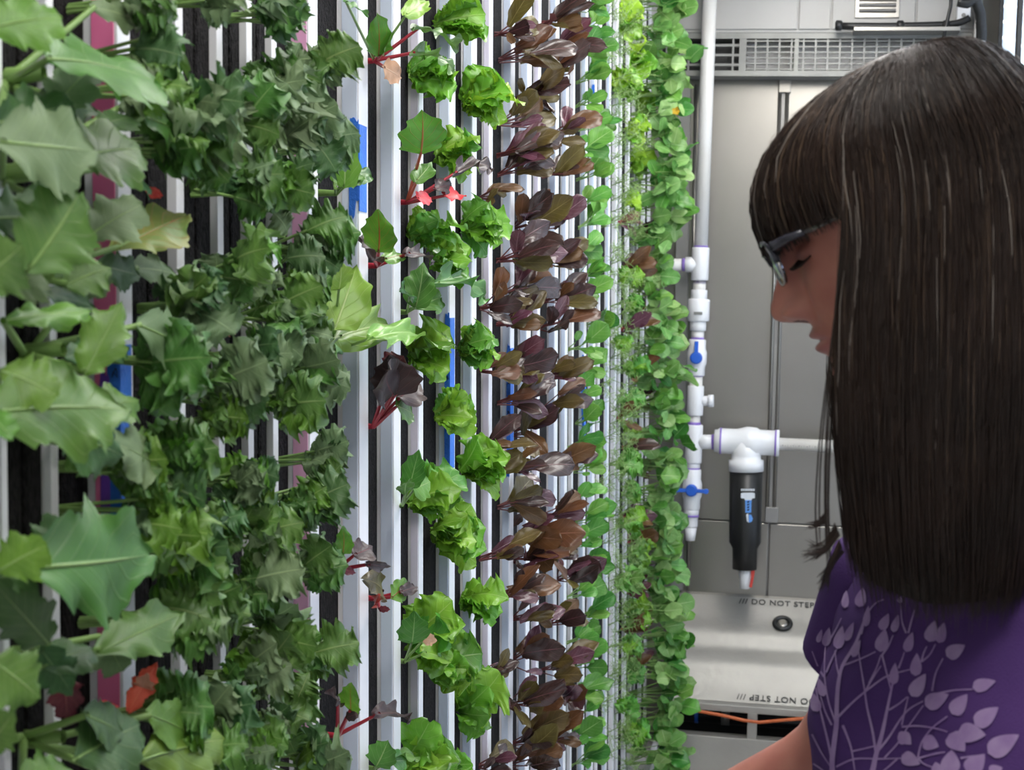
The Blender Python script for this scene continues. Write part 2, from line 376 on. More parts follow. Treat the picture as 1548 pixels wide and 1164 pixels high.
cb = [wp(1440, -40, YU - .08), wp(1437, 10, YU - .08), wp(1430, 40, YU - .08), wp(1425, 66, YU - .08)]
tag(MB().tube(cb, 0.006, 8).build('power_cable', 'black'), 'thin black cable hanging in front of the air grille', 'cable')
hb = [wp(1448, 2, YU - .2), wp(1462, 5, YU - .2), wp(1474, -2, YU - .2), wp(1482, 20, YU - .18), wp(1484, 50, YU - .16), wp(1482, 80, YU - .14), wp(1480, 130, YU - .14)]
hp = []
for i in range(len(hb) - 1):
    for t in (0, .33, .66): hp.append(hb[i].lerp(hb[i + 1], t))
tag(MB().tube(hp + [hb[-1]], 0.017, 10).build('supply_hose', 'black'), 'thick black hose bundle beside the grow light panel', 'hose')
pk = [wp(1484, 62, YU - .2), wp(1481, 92, YU - .2)]
tag(MB().lathe(pk[0], pk[1] - pk[0], [(0, .012), (.01, .016), (.05, .016), (.06, .012)], 10).build('hose_connector', 'steel_dark'), 'metal hose connector on the black hose bundle', 'connector')
# frame post right of the cooling unit
q = wp(1476, 60, YU - .02)
tag(MB().box((q.x - .012, YU - .06, 1.2), (q.x + .012, YU - .02, CEIL)).build('hanger_post', 'steel_dark', bevel=0.003), 'slim grey metal post beside the cooling unit', 'post')
# ---------------- DO NOT STEP cover
z_top = wp(1150, 903, YB - .02).z
YF = 5.25
z_bot = wp(1150, 1064, YF).z; XLED0 = .62
xl, xr2 = -.385, XLED0 - .02
prof = []
N = 40
for i in range(N + 1):
    t = i / N
    y = lerp(YB - .03, YF, t); z = lerp(z_top, z_bot, t)
    bul = 0.009 * math.exp(-((t - .36) / .10) ** 2) + .013 * math.exp(-((t - .66) / .12) ** 2) - .004 * math.exp(-((t - .50) / .06) ** 2)
    prof.append((y - bul, z + bul * .35))
cv = thing('drain_cover', ((xl + xr2) / 2, YF, z_bot), 'bulging sheet metal cover lettered do not step at the foot of the end wall', 'cover')
nx = 60
mb = MB()
rows = []
for (y, z) in prof: rows.append([(lerp(xl, xr2, k / nx), y, z) for k in range(nx + 1)])
mb.grid(rows)
mb.grid([[(xl, YB - .004, z_top + .004), (xr2, YB - .004, z_top + .004)], [(xl, YB - .03, z_top), (xr2, YB - .03, z_top)]], smooth=False)
mb.grid([[(xl, prof[-1][0], z_bot), (xr2, prof[-1][0], z_bot)], [(xl, YB - .004, z_bot), (xr2, YB - .004, z_bot)]], smooth=False)
part_at(cv, mb.build('sheet', 'cover_metal'))
def cover_pt(t, px, py):
    i = min(int(t * N), N - 1); (y, z) = prof[i]; return y, z
def text(body, px, py, hgt_px, flip=False):
    # find the profile row seen at this pixel row, lay the lettering along the sheet there
    best = min(range(N), key=lambda i: abs((lambda d: CAM.z + d.z * prof[i][0] / d.y)(ray(px, py)) - prof[i][1]))
    i = max(1, best); y, z = prof[i]; tx = onY(px, py, y).x
    sl = Vector((0, prof[i - 1][0] - prof[i + 1][0], prof[i - 1][1] - prof[i + 1][1])).normalized()
    nrm = Vector((1, 0, 0)).cross(sl)
    cu_ = bpy.data.curves.new('lettering', 'FONT'); cu_.body = body; cu_.size = 1.0; cu_.align_x = 'CENTER'; cu_.align_y = 'CENTER'; cu_.extrude = 0.01; cu_.offset = 0.014; cu_.space_character = 1.12
    to = bpy.data.objects.new('tmp', cu_); COL.objects.link(to); bpy.context.view_layer.update()
    me = bpy.data.meshes.new_from_object(to.evaluated_get(bpy.context.evaluated_depsgraph_get()))
    bpy.data.objects.remove(to); s = hgt_px / PXM / 0.72
    X, Y_ = Vector((1, 0, 0)), sl
    if flip: X, Y_ = -X, -Y_
    M = Matrix(((X.x * s, Y_.x * s, nrm.x * s, tx), (X.y * s, Y_.y * s, nrm.y * s, y), (X.z * s, Y_.z * s, nrm.z * s, z))).to_4x4()
    M.translation = Vector((tx, y, z)) + nrm * .003
    me.transform(M); me.materials.clear(); me.materials.append(MATS['text_black'])
    o = bpy.data.objects.new('lettering', me); COL.objects.link(o); part_at(cv, o); o['label'] = 'black DO NOT STEP lettering between slanted bars'
text('/// DO NOT STEP ///', 1183, 912, 9.5); text('/// DO NOT STEP ///', 1183, 1057, 9.5, True)
# rubber grommet
best = min(range(N), key=lambda i: abs((lambda d: CAM.z + d.z * prof[i][0] / d.y)(ray(1183, 945)) - prof[i][1]))
y, z = prof[best]; gx = onY(1183, 945, y).x
mb = MB(); R_, r_ = .0265, .0085
gsl = Vector((0, prof[best - 2][0] - prof[best + 2][0], prof[best - 2][1] - prof[best + 2][1])).normalized(); gn = Vector((1, 0, 0)).cross(gsl)
if gn.y > 0: gn = -gn
gc = Vector((gx, y, z)) + gn * .006
mb.grid([[gc + Vector((1, 0, 0)) * ((R_ + r_ * math.cos(b)) * math.cos(a)) + gsl * ((R_ + r_ * math.cos(b)) * math.sin(a)) + gn * (r_ * .9 * math.sin(b)) for b in [j * math.pi / 5 for j in range(10)]] for a in [i * math.pi / 14 for i in range(29)]], closed=True)
gr = part_at(cv, mb.build('rubber_grommet', 'black'))
o = MB().lathe(gc - gn * .008, gn, [(0, .021), (.008, .021), (.013, .012)], 18).build('hole_plug', 'aluminium'); o.parent = gr
# ledge, dark compartment with pipes and orange cable
yb = YF - .01
zz = [wp(1150, y, yb - .03).z for y in (1066, 1080, 1118, 1128)]
sl = thing('sill_frame', (0.1, yb, 0.0), 'pale metal sill frame with dark openings under the do not step cover', 'frame')
part_at(sl, MB().box((xl, yb - .03, zz[1]), (xr2, YB - .006, min(zz[0], z_bot - .001))).build('top_rail', 'cover_metal', bevel=0.003))
part_at(sl, MB().box((xl, yb - .035, 0.0), (xr2, yb + .02, max(zz[2], .03))).build('bottom_rail', 'cover_metal', bevel=0.003))
for px in (1137, 1330, 960):
    x = wp(px, 1100, yb).x
    part_at(sl, MB().box((x - .016, yb - .03, 0.0), (x + .016, yb + .03, zz[1] + .002)).build('upright', 'cover_metal', bevel=0.002))
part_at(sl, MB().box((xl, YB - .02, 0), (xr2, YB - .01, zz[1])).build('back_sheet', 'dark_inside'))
zc = (zz[1] + max(zz[2], .03)) / 2
dp = tag(MB().tube([(xl, yb + .12, zc - .01), (xr2, yb + .12, zc - .012)], (zz[1] - max(zz[2], .03)) * .36, 16).build('drain_pipe', 'black_pipe'), 'fat black drain pipe inside the sill opening', 'pipe')
q = wp(1103, 1098, yb + .06)
for (px, m, wd) in ((1052, 'valve_blue', .006), (1096, 'steel_dark', .014)):
    q = onY(px, 1098, yb + .09)
    o = MB().tube([(q.x - wd, yb + .12, zc - .011), (q.x + wd, yb + .12, zc - .011)], (zz[1] - max(zz[2], .03)) * .375, 16).build('pipe_band', m); o.parent = dp
cpts = [wp(px, py, yb - .05) for px, py in ((1010, 1070), (1050, 1074), (1090, 1081), (1125, 1089), (1148, 1092), (1180, 1089), (1215, 1086), (1260, 1080), (1310, 1076))]
tag(MB().tube(cpts, .0055, 8).build('orange_cable', 'orange_cable'), 'thin orange cable sagging in front of the sill openings', 'cable')
# ================================================================ grow light panels along the right side
XLED = 0.62
rnd = random.Random(5)
def led_panel(y0, y1):
    t = thing('grow_light_panel', (XLED, (y0 + y1) / 2, 0.35), 'tall pale blue LED grow light panel dotted with small diodes facing the towers', 'light panel', 'grow light panels opposite the towers')
    part_at(t, MB().box((XLED, y0, .35), (XLED + .012, y1, CEIL - .1)).build('light_board', 'led_board'))
    part_at(t, MB().box((XLED + .013, y0 - .012, .33), (XLED + .03, y1 + .012, CEIL - .08)).build('back_tray', 'aluminium'))
    for yy in (y0 - .014, y1 + .002):
        part_at(t, MB().box((XLED - .012, yy, .33), (XLED + .03, yy + .012, CEIL - .08)).build('side_rail', 'black'))
    for zz_ in (.5, CEIL - .16):
        part_at(t, MB().box((XLED + .03, (y0 + y1) / 2 - .02, zz_), (XLED + .05, (y0 + y1) / 2 + .02, zz_ + .1)).build('hanger', 'steel_dark'))
    d = MB(); n = 7; zz_ = .4; row = 0
    while zz_ < CEIL - .14:
        for k in range(n):
            yy = lerp(y0 + .02, y1 - .02, k / (n - 1)); z_ = zz_ + k * .012
            d.box((XLED - .002, yy - .0055, z_ - .004), (XLED + .001, yy + .0055, z_ + .004))
        zz_ += .05
    o = part_at(t, d.build('diodes', 'led_dot')); o['kind'] = 'stuff'
    return t
yy = 5.36
while yy > 1.9:
    led_panel(yy - .42, yy); yy -= .47
# ceiling fixtures above the aisle
for i, yc in enumerate((0.7, 1.95, 3.2, 4.45)):
    t = thing('ceiling_light', (0.1, yc, CEIL - .06), 'long white ceiling light fixture above the aisle', 'ceiling light', 'ceiling lights above the aisle')
    part_at(t, MB().box((-.08, yc - .5, CEIL - .03), (.24, yc + .5, CEIL)).build('housing', 'white_plastic', bevel=.004))
    part_at(t, MB().box((-.06, yc - .48, CEIL - .05), (.22, yc + .48, CEIL - .03)).build('diffuser', 'lamp_glow', bevel=.006))

# ================================================================ towers
# white bands seen at pixel row 600: (left edge, right edge, inner strip colour)
BANDS = [(-180, -150, None), (-118, -92, None), (-48, -26, None), (-9, 11, None), (65, 88, None), (135, 202, 'hot_pink'), (258, 281, None), (322, 340, None), (367, 384, None), (405, 421, None),
         (437, 482, 'pink_film'), (512, 557, 'pale_blue'), (571, 606, 'pale_blue'), (618, 640, 'lavender'), (660, 688, 'pale_blue'), (697, 720, 'pale_blue'),
         (728, 744, 'lavender'), (757, 777, 'pale_blue'), (783, 802, 'pale_blue'), (804.5, 816, 'lavender'), (827, 843, 'pale_blue'), (846, 858, 'pale_blue'),
         (859.5, 867, None), (875, 886, 'pale_blue'), (888.5, 900, 'pale_blue'), (901.5, 906.5, None), (913, 921, 'pale_blue'), (923, 932, None), (933, 937.6, None),
         (942.5, 949.6, None), (951.5, 958, None), (959, 963, None), (967, 973, None), (976, 981, None)]
ROW = 600
TZ0, TZ1 = 0.08, 2.55
TOW = []
prevY = None
ORD = ['hot pink strip', 'first']
desc_used = {}
mesh_w = {}
tilt = math.atan(LEAN)
Ylist = []
for (a_, b_, c_) in BANDS:
    lipf = 0.30 if (b_ - a_) > 25 or b_ > 500 else 0.5
    Yb = at(b_, ROW).y; pc = at(b_ - lipf * (b_ - a_), ROW); Yc = pc.y
    da = ray(a_, ROW); X = da.x / da.y * Yc
    z = pc.z
    d = -(X - face_x(z))
    Ylist.append((Yc, Yb, max(d, .004), c_))
# ink scribbles and tape per tower index: (pixel y0, y1, material, from, to) along the depth of the wall
tapes = {5: [(505, 830, 'blue_tape', -.05, .34), (560, 830, 'purple_tape', .30, .62)],
         11: [(173, 330, 'blue_tape', -.05, .46)], 14: [(472, 722, 'blue_tape', -.05, .34)], 17: [(520, 724, 'blue_tape', -.05, .34)],
         23: [(535, 668, 'blue_tape', -.05, .4)], 24: [(120, 190, 'blue_tape', 0, .6)], 25: [(880, 925, 'blue_tape', 0, .9)]}
SLOTS = []
for k in range(1, len(Ylist)):
    Yc, Yb, d, c_ = Ylist[k]; Yp = Ylist[k - 1][1]
    base = Vector((face_x(TZ0), Yp, TZ0))
    colour = {'hot_pink': 'hot pink', 'pink_film': 'pink', 'pale_blue': 'pale blue', 'lavender': 'lavender', None: 'plain white'}[c_]
    wide = Yb - Yp
    if k == 5: lab = 'white plant tower with a hot pink strip and pink, purple and blue tape'
    elif k == 10: lab = 'white plant tower with a pale pink strip behind the curly kale'
    elif k == 11: lab = 'white plant tower with a torn blue tape piece beside the pale pink strip tower'
    elif k in tapes: lab = {14: 'white plant tower with long blue tape among the green lettuces', 17: 'white plant tower with long blue tape beside the red lettuces', 23: 'narrow white plant tower with blue tape behind the spinach', 24: 'narrow white plant tower with short high blue tape behind the spinach', 25: 'thin white plant tower with short low blue tape behind the spinach'}[k]
    elif k < 5: lab = 'narrow white plant tower behind the broad kale, %s before the hot pink strip tower' % ('fourth', 'third', 'second', 'first')[k - 1]
    elif k < 10: lab = 'narrow white plant tower behind the curly kale, %s after the hot pink strip tower' % ('first', 'second', 'third', 'fourth')[k - 6]
    elif k in (12, 13): lab = 'white plant tower holding chard, with a %s strip' % colour
    elif k in (15, 16): lab = 'white plant tower holding green lettuces, with a %s strip' % colour
    elif k < 23: lab = 'white plant tower behind the red lettuces, %s after the long blue tape tower' % ('first', 'second', 'third', 'fourth', 'fifth')[k - 18]
    elif k < 29: lab = 'thin %s plant tower behind the spinach and dill' % ('white' if c_ is None else 'white')
    else: lab = 'thin white plant tower at the leafy end of the row'
    t = thing('plant_tower', base, lab, 'plant tower', 'plant towers along the left side')
    t.rotation_euler = (0, -tilt, 0)
    H = TZ1 - TZ0
    y0 = 0.0; yc = Yc - Yp; yb = Yb - Yp
    ch = MB()
    ch.box((-.115, yc, 0), (0, yb - .0005, H)).box((-.115, y0, 0), (-.105, yc, H)).box((-.105, y0, 0), (-d * .6 - .003, y0 + .0015, H))
    ch.build('channel', 'white_plastic', t, bevel=.0025)
    mid = (y0 + yc) / 2 + .002
    m1 = MB().box((-.104, y0 + .002, .01), (-d, mid - .0015, H - .02)); m1.build('growing_media', 'media', t, bevel=.004 if yc > .03 else .002)
    m2 = MB().box((-.104, mid + .0015, .01), (-d, yc - .0004, H - .02)); m2.build('growing_media', 'media', t, bevel=.004 if yc > .03 else .002)
    if c_:
        MB().box((-d * .80, yc - .0014, 0), (-d * .10, yc, H)).build('side_strip', c_, t)
    for (q0, q1, m, f0, f1) in tapes.get(k, []):
        zt_ = at(lerp(BANDS[k][0], BANDS[k][1], .5), q0).z - TZ0; zb_ = at(lerp(BANDS[k][0], BANDS[k][1], .5), q1).z - TZ0
        xa, xb = -d * max(f0, 0) , -d * f1
        n = 7; rr = random.Random(k * 7 + q0); off = .0022 + .0008 * len(m) / 10
        pts = []
        for i in range(n + 1): pts.append((lerp(xa, xb, i / n), yc - off, zt_ - rr.random() * .006 - (.012 if i == n else 0)))
        for i in range(1, 5): pts.append((xb + rr.uniform(-.0012, .0012), yc - off, lerp(zt_, zb_, i / 5)))
        for i in range(n + 1): pts.append((lerp(xb, xa, i / n), yc - off, zb_ + rr.random() * .006 + (.02 if k == 11 and i > n - 3 else 0)))
        tp = MB().slab(pts, (0, off - .0015, 0)).build('tape', m, t)
        if f0 < 0:
            # tape folds over the lip onto the aisle face
            MB().box((0, yc - off + .0005, zb_ + .01), (.0012, lerp(yc, yb, .75), zt_ - .008)).build('tape', m, t)
        if 'blue' in m and k < 18:
            sc = MB(); nq = 8 if k == 11 else 5
            for i in range(nq):
                zc_ = lerp(zt_, zb_, .18 + .55 * i / nq); x_ = lerp(xa, xb, .35)
                h_ = .004; w_ = abs(xb - xa) * .28
                path = [(x_ + w_ * math.cos(j * 1.35 + i), yc - off - .0003, zc_ + h_ * math.sin(j * 2.1 + i * 1.7)) for j in range(7)]
                sc.tube(path, .00035, 4)
            o = sc.build('handwriting', 'ink', t); o.parent = tp
    TOW.append(t); SLOTS.append(((Yp + Yc) / 2, d, Yp, Yc))
# rail the towers hang from, gutter they drain into
tag(MB().box((-.66, .3, TZ1 + .0), (-.48, 5.35, TZ1 + .05)).build('hanging_rail', 'aluminium', bevel=.003), 'long metal rail the plant towers hang from', 'rail')
gu = MB(); 
for lo, hi in (((-.66, .3, 0), (-.40, 5.35, .02)), ((-.66, .3, .02), (-.64, 5.35, .10)), ((-.42, .3, .02), (-.40, 5.35, .075))): gu.box(lo, hi)
tag(gu.build('drain_gutter', 'pvc_white', bevel=.003), 'long white drain gutter under the plant towers', 'gutter')
# ================================================================ leaves
def leaf_mat(name, base, dark, vein, vein_amt=0.7, side=7, rough=0.45, trans=0.25, under=None, var=0.25, spec=0.4, scale=2.5):
    m, nt, b = nodes_of(name); N_ = nt.nodes; L_ = nt.links
    tc = N_.new('ShaderNodeTexCoord'); uv = N_.new('ShaderNodeSeparateXYZ'); L_.new(tc.outputs['UV'], uv.inputs[0])
    oi = N_.new('ShaderNodeObjectInfo')
    no = N_.new('ShaderNodeTexNoise'); no.noise_dimensions = '4D'; no.inputs['Scale'].default_value = scale; no.inputs['Detail'].default_value = 6
    mw = N_.new('ShaderNodeMath'); mw.operation = 'MULTIPLY'; mw.inputs[1].default_value = 37.0
    L_.new(oi.outputs['Random'], mw.inputs[0]); L_.new(mw.outputs[0], no.inputs['W']); L_.new(tc.outputs['Object'], no.inputs['Vector'])
    r = ramp(nt, dark, base, 0.3, 0.7); L_.new(no.outputs['Fac'], r.inputs[0])
    def M(op, a, b_=None, c=None):
        n = N_.new('ShaderNodeMath'); n.operation = op
        for i, x in enumerate((a, b_, c)):
            if x is None: continue
            if isinstance(x, (int, float)): n.inputs[i].default_value = x
            else: L_.new(x, n.inputs[i])
        return n.outputs[0]
    av = M('ABSOLUTE', M('MULTIPLY', M('SUBTRACT', uv.outputs[1], 0.5), 2.0))
    mid = M('SUBTRACT', 1.0, M('DIVIDE', av, M('SUBTRACT', 0.085, M('MULTIPLY', uv.outputs[0], 0.065))))
    fr = M('FRACT', M('SUBTRACT', M('MULTIPLY', uv.outputs[0], float(side)), M('MULTIPLY', av, 2.2)))
    sd = M('SUBTRACT', 1.0, M('DIVIDE', M('ABSOLUTE', M('SUBTRACT', fr, 0.5)), 0.06))
    sd2 = M('MULTIPLY', M('MAXIMUM', sd, 0.0), 0.45)
    vn = M('MULTIPLY', M('MINIMUM', M('MAXIMUM', M('MULTIPLY', mid, 1.6), sd2), 1.0), vein_amt)
    vn = M('MAXIMUM', vn, 0.0)
    mx = N_.new('ShaderNodeMix'); mx.data_type = 'RGBA'; mx.inputs[7].default_value = (*vein, 1)
    L_.new(vn, mx.inputs[0]); L_.new(r.outputs[0], mx.inputs[6])
    hs = N_.new('ShaderNodeHueSaturation')
    L_.new(M('ADD', 1.0 - var / 2, M('MULTIPLY', oi.outputs['Random'], var)), hs.inputs['Value'])
    L_.new(M('ADD', 0.485, M('MULTIPLY', M('FRACT', M('MULTIPLY', oi.outputs['Random'], 7.3)), 0.03)), hs.inputs['Hue'])
    L_.new(mx.outputs[2], hs.inputs['Color'])
    col = hs.outputs[0]
    if under:   # the leaf's underside has its own colour
        ge = N_.new('ShaderNodeNewGeometry'); mu = N_.new('ShaderNodeMix'); mu.data_type = 'RGBA'
        L_.new(ge.outputs['Backfacing'], mu.inputs[0]); L_.new(col, mu.inputs[6]); mu.inputs[7].default_value = (*under, 1); col = mu.outputs[2]
    L_.new(col, b.inputs['Base Color']); b.inputs['Roughness'].default_value = rough; b.inputs['Specular IOR Level'].default_value = spec
    bp = N_.new('ShaderNodeBump'); bp.inputs['Strength'].default_value = 0.35; bp.inputs['Distance'].default_value = 0.004
    L_.new(M('ADD', vn, M('MULTIPLY', no.outputs['Fac'], 0.8)), bp.inputs['Height']); L_.new(bp.outputs[0], b.inputs['Normal'])
    tr = N_.new('ShaderNodeBsdfTranslucent'); L_.new(col, tr.inputs[0])
    ms = N_.new('ShaderNodeMixShader'); ms.inputs[0].default_value = trans
    L_.new(b.outputs[0], ms.inputs[1]); L_.new(tr.outputs[0], ms.inputs[2]); L_.new(ms.outputs[0], N_['Material Output'].inputs[0])
    return m
leaf_mat('kale_mid', (0.105, 0.240, 0.042), (0.062, 0.160, 0.032), (0.26, 0.38, 0.13))
leaf_mat('kale_dark', (0.070, 0.172, 0.048), (0.042, 0.110, 0.034), (0.20, 0.30, 0.13), rough=0.5)
leaf_mat('kale_grey', (0.175, 0.270, 0.120), (0.115, 0.195, 0.085), (0.30, 0.42, 0.20), rough=0.6, spec=0.5)
leaf_mat('kale_bright', (0.130, 0.300, 0.030), (0.080, 0.205, 0.020), (0.32, 0.48, 0.14))
leaf_mat('kale_lime', (0.190, 0.330, 0.050), (0.130, 0.250, 0.035), (0.36, 0.50, 0.15))
leaf_mat('kale_autumn', (0.260, 0.260, 0.060), (0.120, 0.230, 0.050), (0.55, 0.18, 0.07), vein_amt=0.9)
leaf_mat('leaf_red', (0.75, 0.085, 0.060), (0.60, 0.045, 0.045), (0.75, 0.15, 0.10))
leaf_mat('leaf_maroon', (0.160, 0.025, 0.040), (0.090, 0.018, 0.028), (0.32, 0.10, 0.09))
leaf_mat('leaf_dry', (0.52, 0.27, 0.17), (0.62, 0.37, 0.27), (0.60, 0.40, 0.30), rough=0.7)
leaf_mat('chard_green', (0.130, 0.330, 0.030), (0.070, 0.200, 0.022), (0.30, 0.055, 0.022), vein_amt=0.85, side=5, rough=0.3)
leaf_mat('chard_leaf', (0.110, 0.270, 0.045), (0.065, 0.175, 0.030), (0.36, 0.48, 0.19), side=5, rough=0.35)
leaf_mat('chard_dark', (0.062, 0.036, 0.034), (0.034, 0.020, 0.024), (0.16, 0.035, 0.045), side=5, rough=0.42, spec=0.35)
leaf_mat('chard_light', (0.250, 0.450, 0.070), (0.170, 0.360, 0.050), (0.46, 0.60, 0.24), side=5, rough=0.35)
leaf_mat('lettuce', (0.225, 0.475, 0.040), (0.130, 0.330, 0.025), (0.48, 0.66, 0.22), vein_amt=0.4, rough=0.3, trans=0.35)
leaf_mat('lettuce_deep', (0.130, 0.350, 0.040), (0.075, 0.230, 0.028), (0.40, 0.56, 0.20), vein_amt=0.4, rough=0.3, trans=0.3)
leaf_mat('lettuce_yellow', (0.36, 0.60, 0.045), (0.24, 0.48, 0.030), (0.55, 0.72, 0.22), vein_amt=0.4, rough=0.3, trans=0.35)
leaf_mat('red_bronze', (0.165, 0.075, 0.024), (0.095, 0.046, 0.020), (0.34, 0.17, 0.10), vein_amt=0.6, rough=0.3, trans=0.3, under=(0.13, 0.05, 0.05), spec=0.55)
leaf_mat('red_dark', (0.065, 0.033, 0.026), (0.036, 0.020, 0.019), (0.26, 0.09, 0.10), vein_amt=0.5, rough=0.26, trans=0.15, spec=0.7)
leaf_mat('red_olive', (0.140, 0.105, 0.025), (0.080, 0.055, 0.020), (0.32, 0.24, 0.10), vein_amt=0.6, rough=0.3, trans=0.3, spec=0.55)
leaf_mat('red_purple', (0.140, 0.045, 0.065), (0.080, 0.028, 0.040), (0.36, 0.20, 0.24), vein_amt=0.6, rough=0.25, trans=0.15, spec=0.75)
leaf_mat('spinach', (0.170, 0.420, 0.060), (0.100, 0.300, 0.045), (0.42, 0.60, 0.24), rough=0.32, trans=0.3)
leaf_mat('spinach_dark', (0.075, 0.260, 0.035), (0.045, 0.170, 0.026), (0.30, 0.48, 0.18), rough=0.32, trans=0.25)
leaf_mat('herb', (0.180, 0.380, 0.090), (0.110, 0.290, 0.060), (0.42, 0.58, 0.26), rough=0.38, trans=0.3)
leaf_mat('herb_pale', (0.300, 0.500, 0.170), (0.210, 0.410, 0.110), (0.52, 0.66, 0.34), rough=0.38, trans=0.3)
leaf_mat('flower_yellow', (0.75, 0.50, 0.03), (0.65, 0.36, 0.02), (0.8, 0.6, 0.1))
mat('stem_green', (0.22, 0.36, 0.10), 0.45, col2=(0.17, 0.30, 0.08), scale=40)
mat('stem_red', (0.42, 0.030, 0.050), 0.35, col2=(0.30, 0.022, 0.035), scale=40)
mat('stem_maroon', (0.13, 0.022, 0.028), 0.4, col2=(0.09, 0.03, 0.025), scale=40)
mat('stem_orange', (0.40, 0.10, 0.035), 0.35, col2=(0.34, 0.05, 0.035), scale=40)
mat('dill_green', (0.20, 0.34, 0.09), 0.5, col2=(0.28, 0.42, 0.13), scale=30)

def tri(x): return abs((x % 1.0) * 2 - 1)
def leaf_shape(kind, rr):
    """half width along u, plus edge modulation and relief settings"""
    ph = rr.random() * 10
    if kind == 'flat':
        hw = [(0, .03), (.06, .16), (.18, .34), (.38, .50), (.58, .52), (.78, .40), (.92, .20), (1, .02)]
        edge = lambda u, s: 1 + .40 * (tri(u * 3.6 + ph + s * .27) - .5) + .14 * (tri(u * 13 + ph * 3 + s * .4) - .5)
        return hw, edge, dict(ruf=.055, rf=2.6, cup=-.10, arch=.22, nu=44, nv=12, swp=.10)
    if kind == 'curly':
        hw = [(0, .04), (.08, .16), (.25, .36), (.48, .46), (.72, .44), (.90, .30), (1, .06)]
        edge = lambda u, s: 1 + .24 * (tri(u * 5.0 + ph + s * .3) - .5) + .13 * (tri(u * 15 + ph * 2 + s * .15) - .5)
        return hw, edge, dict(ruf=.19, rf=7.0, cup=-.25, arch=.35, nu=84, nv=9, swp=.08)
    if kind == 'chard':
        hw = [(0, .03), (.08, .16), (.25, .27), (.5, .28), (.75, .20), (.92, .09), (1, .015)]
        edge = lambda u, s: 1 + .10 * math.sin(u * 21 + ph + s)
        return hw, edge, dict(ruf=.05, rf=3.2, cup=.16, arch=.20, nu=24, nv=8, swp=.04)
    if kind == 'lettuce':
        hw = [(0, .10), (.2, .24), (.45, .38), (.7, .46), (.88, .38), (.97, .20), (1, .08)]
        edge = lambda u, s: 1 + .12 * math.sin(u * 19 + ph + s * 2) + .08 * (tri(u * 9 + ph) - .5)
        return hw, edge, dict(ruf=.15, rf=4.6, cup=.40, arch=.42, nu=40, nv=9, swp=.06)
    if kind == 'romaine':
        hw = [(0, .07), (.12, .10), (.35, .18), (.62, .255), (.82, .22), (.94, .12), (1, .02)]
        edge = lambda u, s: 1 + .05 * math.sin(u * 14 + ph + s)
        return hw, edge, dict(ruf=.025, rf=2.2, cup=.28, arch=.22, nu=18, nv=6, swp=.03)
    if kind == 'spoon':
        hw = [(0, .02), (.15, .03), (.32, .14), (.55, .27), (.75, .29), (.92, .17), (1, .03)]
        edge = lambda u, s: 1 + .06 * math.sin(u * 12 + ph + s)
        return hw, edge, dict(ruf=.03, rf=1.6, cup=.20, arch=.18, nu=16, nv=6, swp=.02)
    if kind == 'round':
        hw = [(0, .10), (.1, .26), (.3, .42), (.55, .46), (.8, .36), (.95, .16), (1, .04)]
        edge = lambda u, s: 1 + .06 * math.sin(u * 10 + ph + s)
        return hw, edge, dict(ruf=.035, rf=1.8, cup=.16, arch=.22, nu=14, nv=6, swp=.03)
LEAF = {}
def leaf_mesh(kind, variant, matname):
    key = (kind, variant, matname)
    if key in LEAF: return LEAF[key]
    rr = random.Random(hash((kind, variant)) % 10007 if False else sum(map(ord, kind)) * 31 + variant * 97)
    hw, edge, P = leaf_shape(kind, rr)
    nu, nv = P['nu'], P['nv']; ph = [rr.random() * 6.28 for _ in range(6)]
    twist = rr.uniform(-.35, .35); bend = rr.uniform(-.12, .12)
    verts, faces, uvs = [], [], []
    for i in range(nu + 1):
        u = i / nu
        h = interp(hw, u)
        for j in range(-nv, nv + 1):
            v = j / nv; s = 0 if v < 0 else 1; av = abs(v)
            w = h * (1 + (edge(u, s) - 1) * av ** 1.5)
            x = v * w; y = u + P['swp'] * av * (edge(u, s) - 1) * 1.2 + .05 * av * math.sin(u * 9 + ph[2])
            z = P['cup'] * x * x * 1.8 - P['arch'] * (u - .25) ** 2
            if P['ruf'] > .105:
                q = noise.noise(Vector((u * P['rf'] * 1.1 + ph[s] * 3, s * 9.1 + ph[2], av * .8))) * 1.5 + noise.noise(Vector((u * P['rf'] * 2.6 + ph[s] * 5, s * 7.7 + ph[3], av * 1.5))) * .9 * av + (.26 if P['ruf'] > .16 else .06) * av ** 2 * math.sin(u * 62 + ph[s] + 4 * noise.noise(Vector((u * 9, ph[4], s))))
                z += P['ruf'] * av ** 2.2 * q * 1.7 * (h / .4) ** .7
                x += .10 * av ** 2 * noise.noise(Vector((u * 8 + ph[s] * 2, 4.4 + s, av))) * (1 if v > 0 else -1)
                y += .08 * av ** 2 * noise.noise(Vector((u * 7 + ph[1], 14.4 + s, av)))
            else:
                z += P['ruf'] * av ** 2 * math.sin(2 * math.pi * P['rf'] * u + ph[s] + 1.2 * math.sin(u * 5 + ph[3 + s])) * (h / .4)
            z += .035 * av * math.sin(7 * u + ph[5] + 3 * v)
            z += twist * x * (u - .4); x += bend * u * u
            verts.append((x, y, z)); uvs.append((u, v * .5 + .5))
    n = 2 * nv + 1
    for i in range(nu):
        for j in range(n - 1): faces.append((i * n + j, i * n + j + 1, (i + 1) * n + j + 1, (i + 1) * n + j))
    me = bpy.data.meshes.new('leaf'); me.from_pydata(verts, [], faces)
    me.polygons.foreach_set('use_smooth', [True] * len(faces))
    ul = me.uv_layers.new(name='UVMap'); flat = []
    for l in me.loops: flat += uvs[l.vertex_index]
    ul.data.foreach_set('uv', flat); me.materials.append(MATS[matname])
    # midrib line for the rib part
    LEAF[key] = me; me['cx'] = nv
    LEAF[key + ('rib',)] = [verts[i * n + nv] for i in range(nu + 1)]
    return me
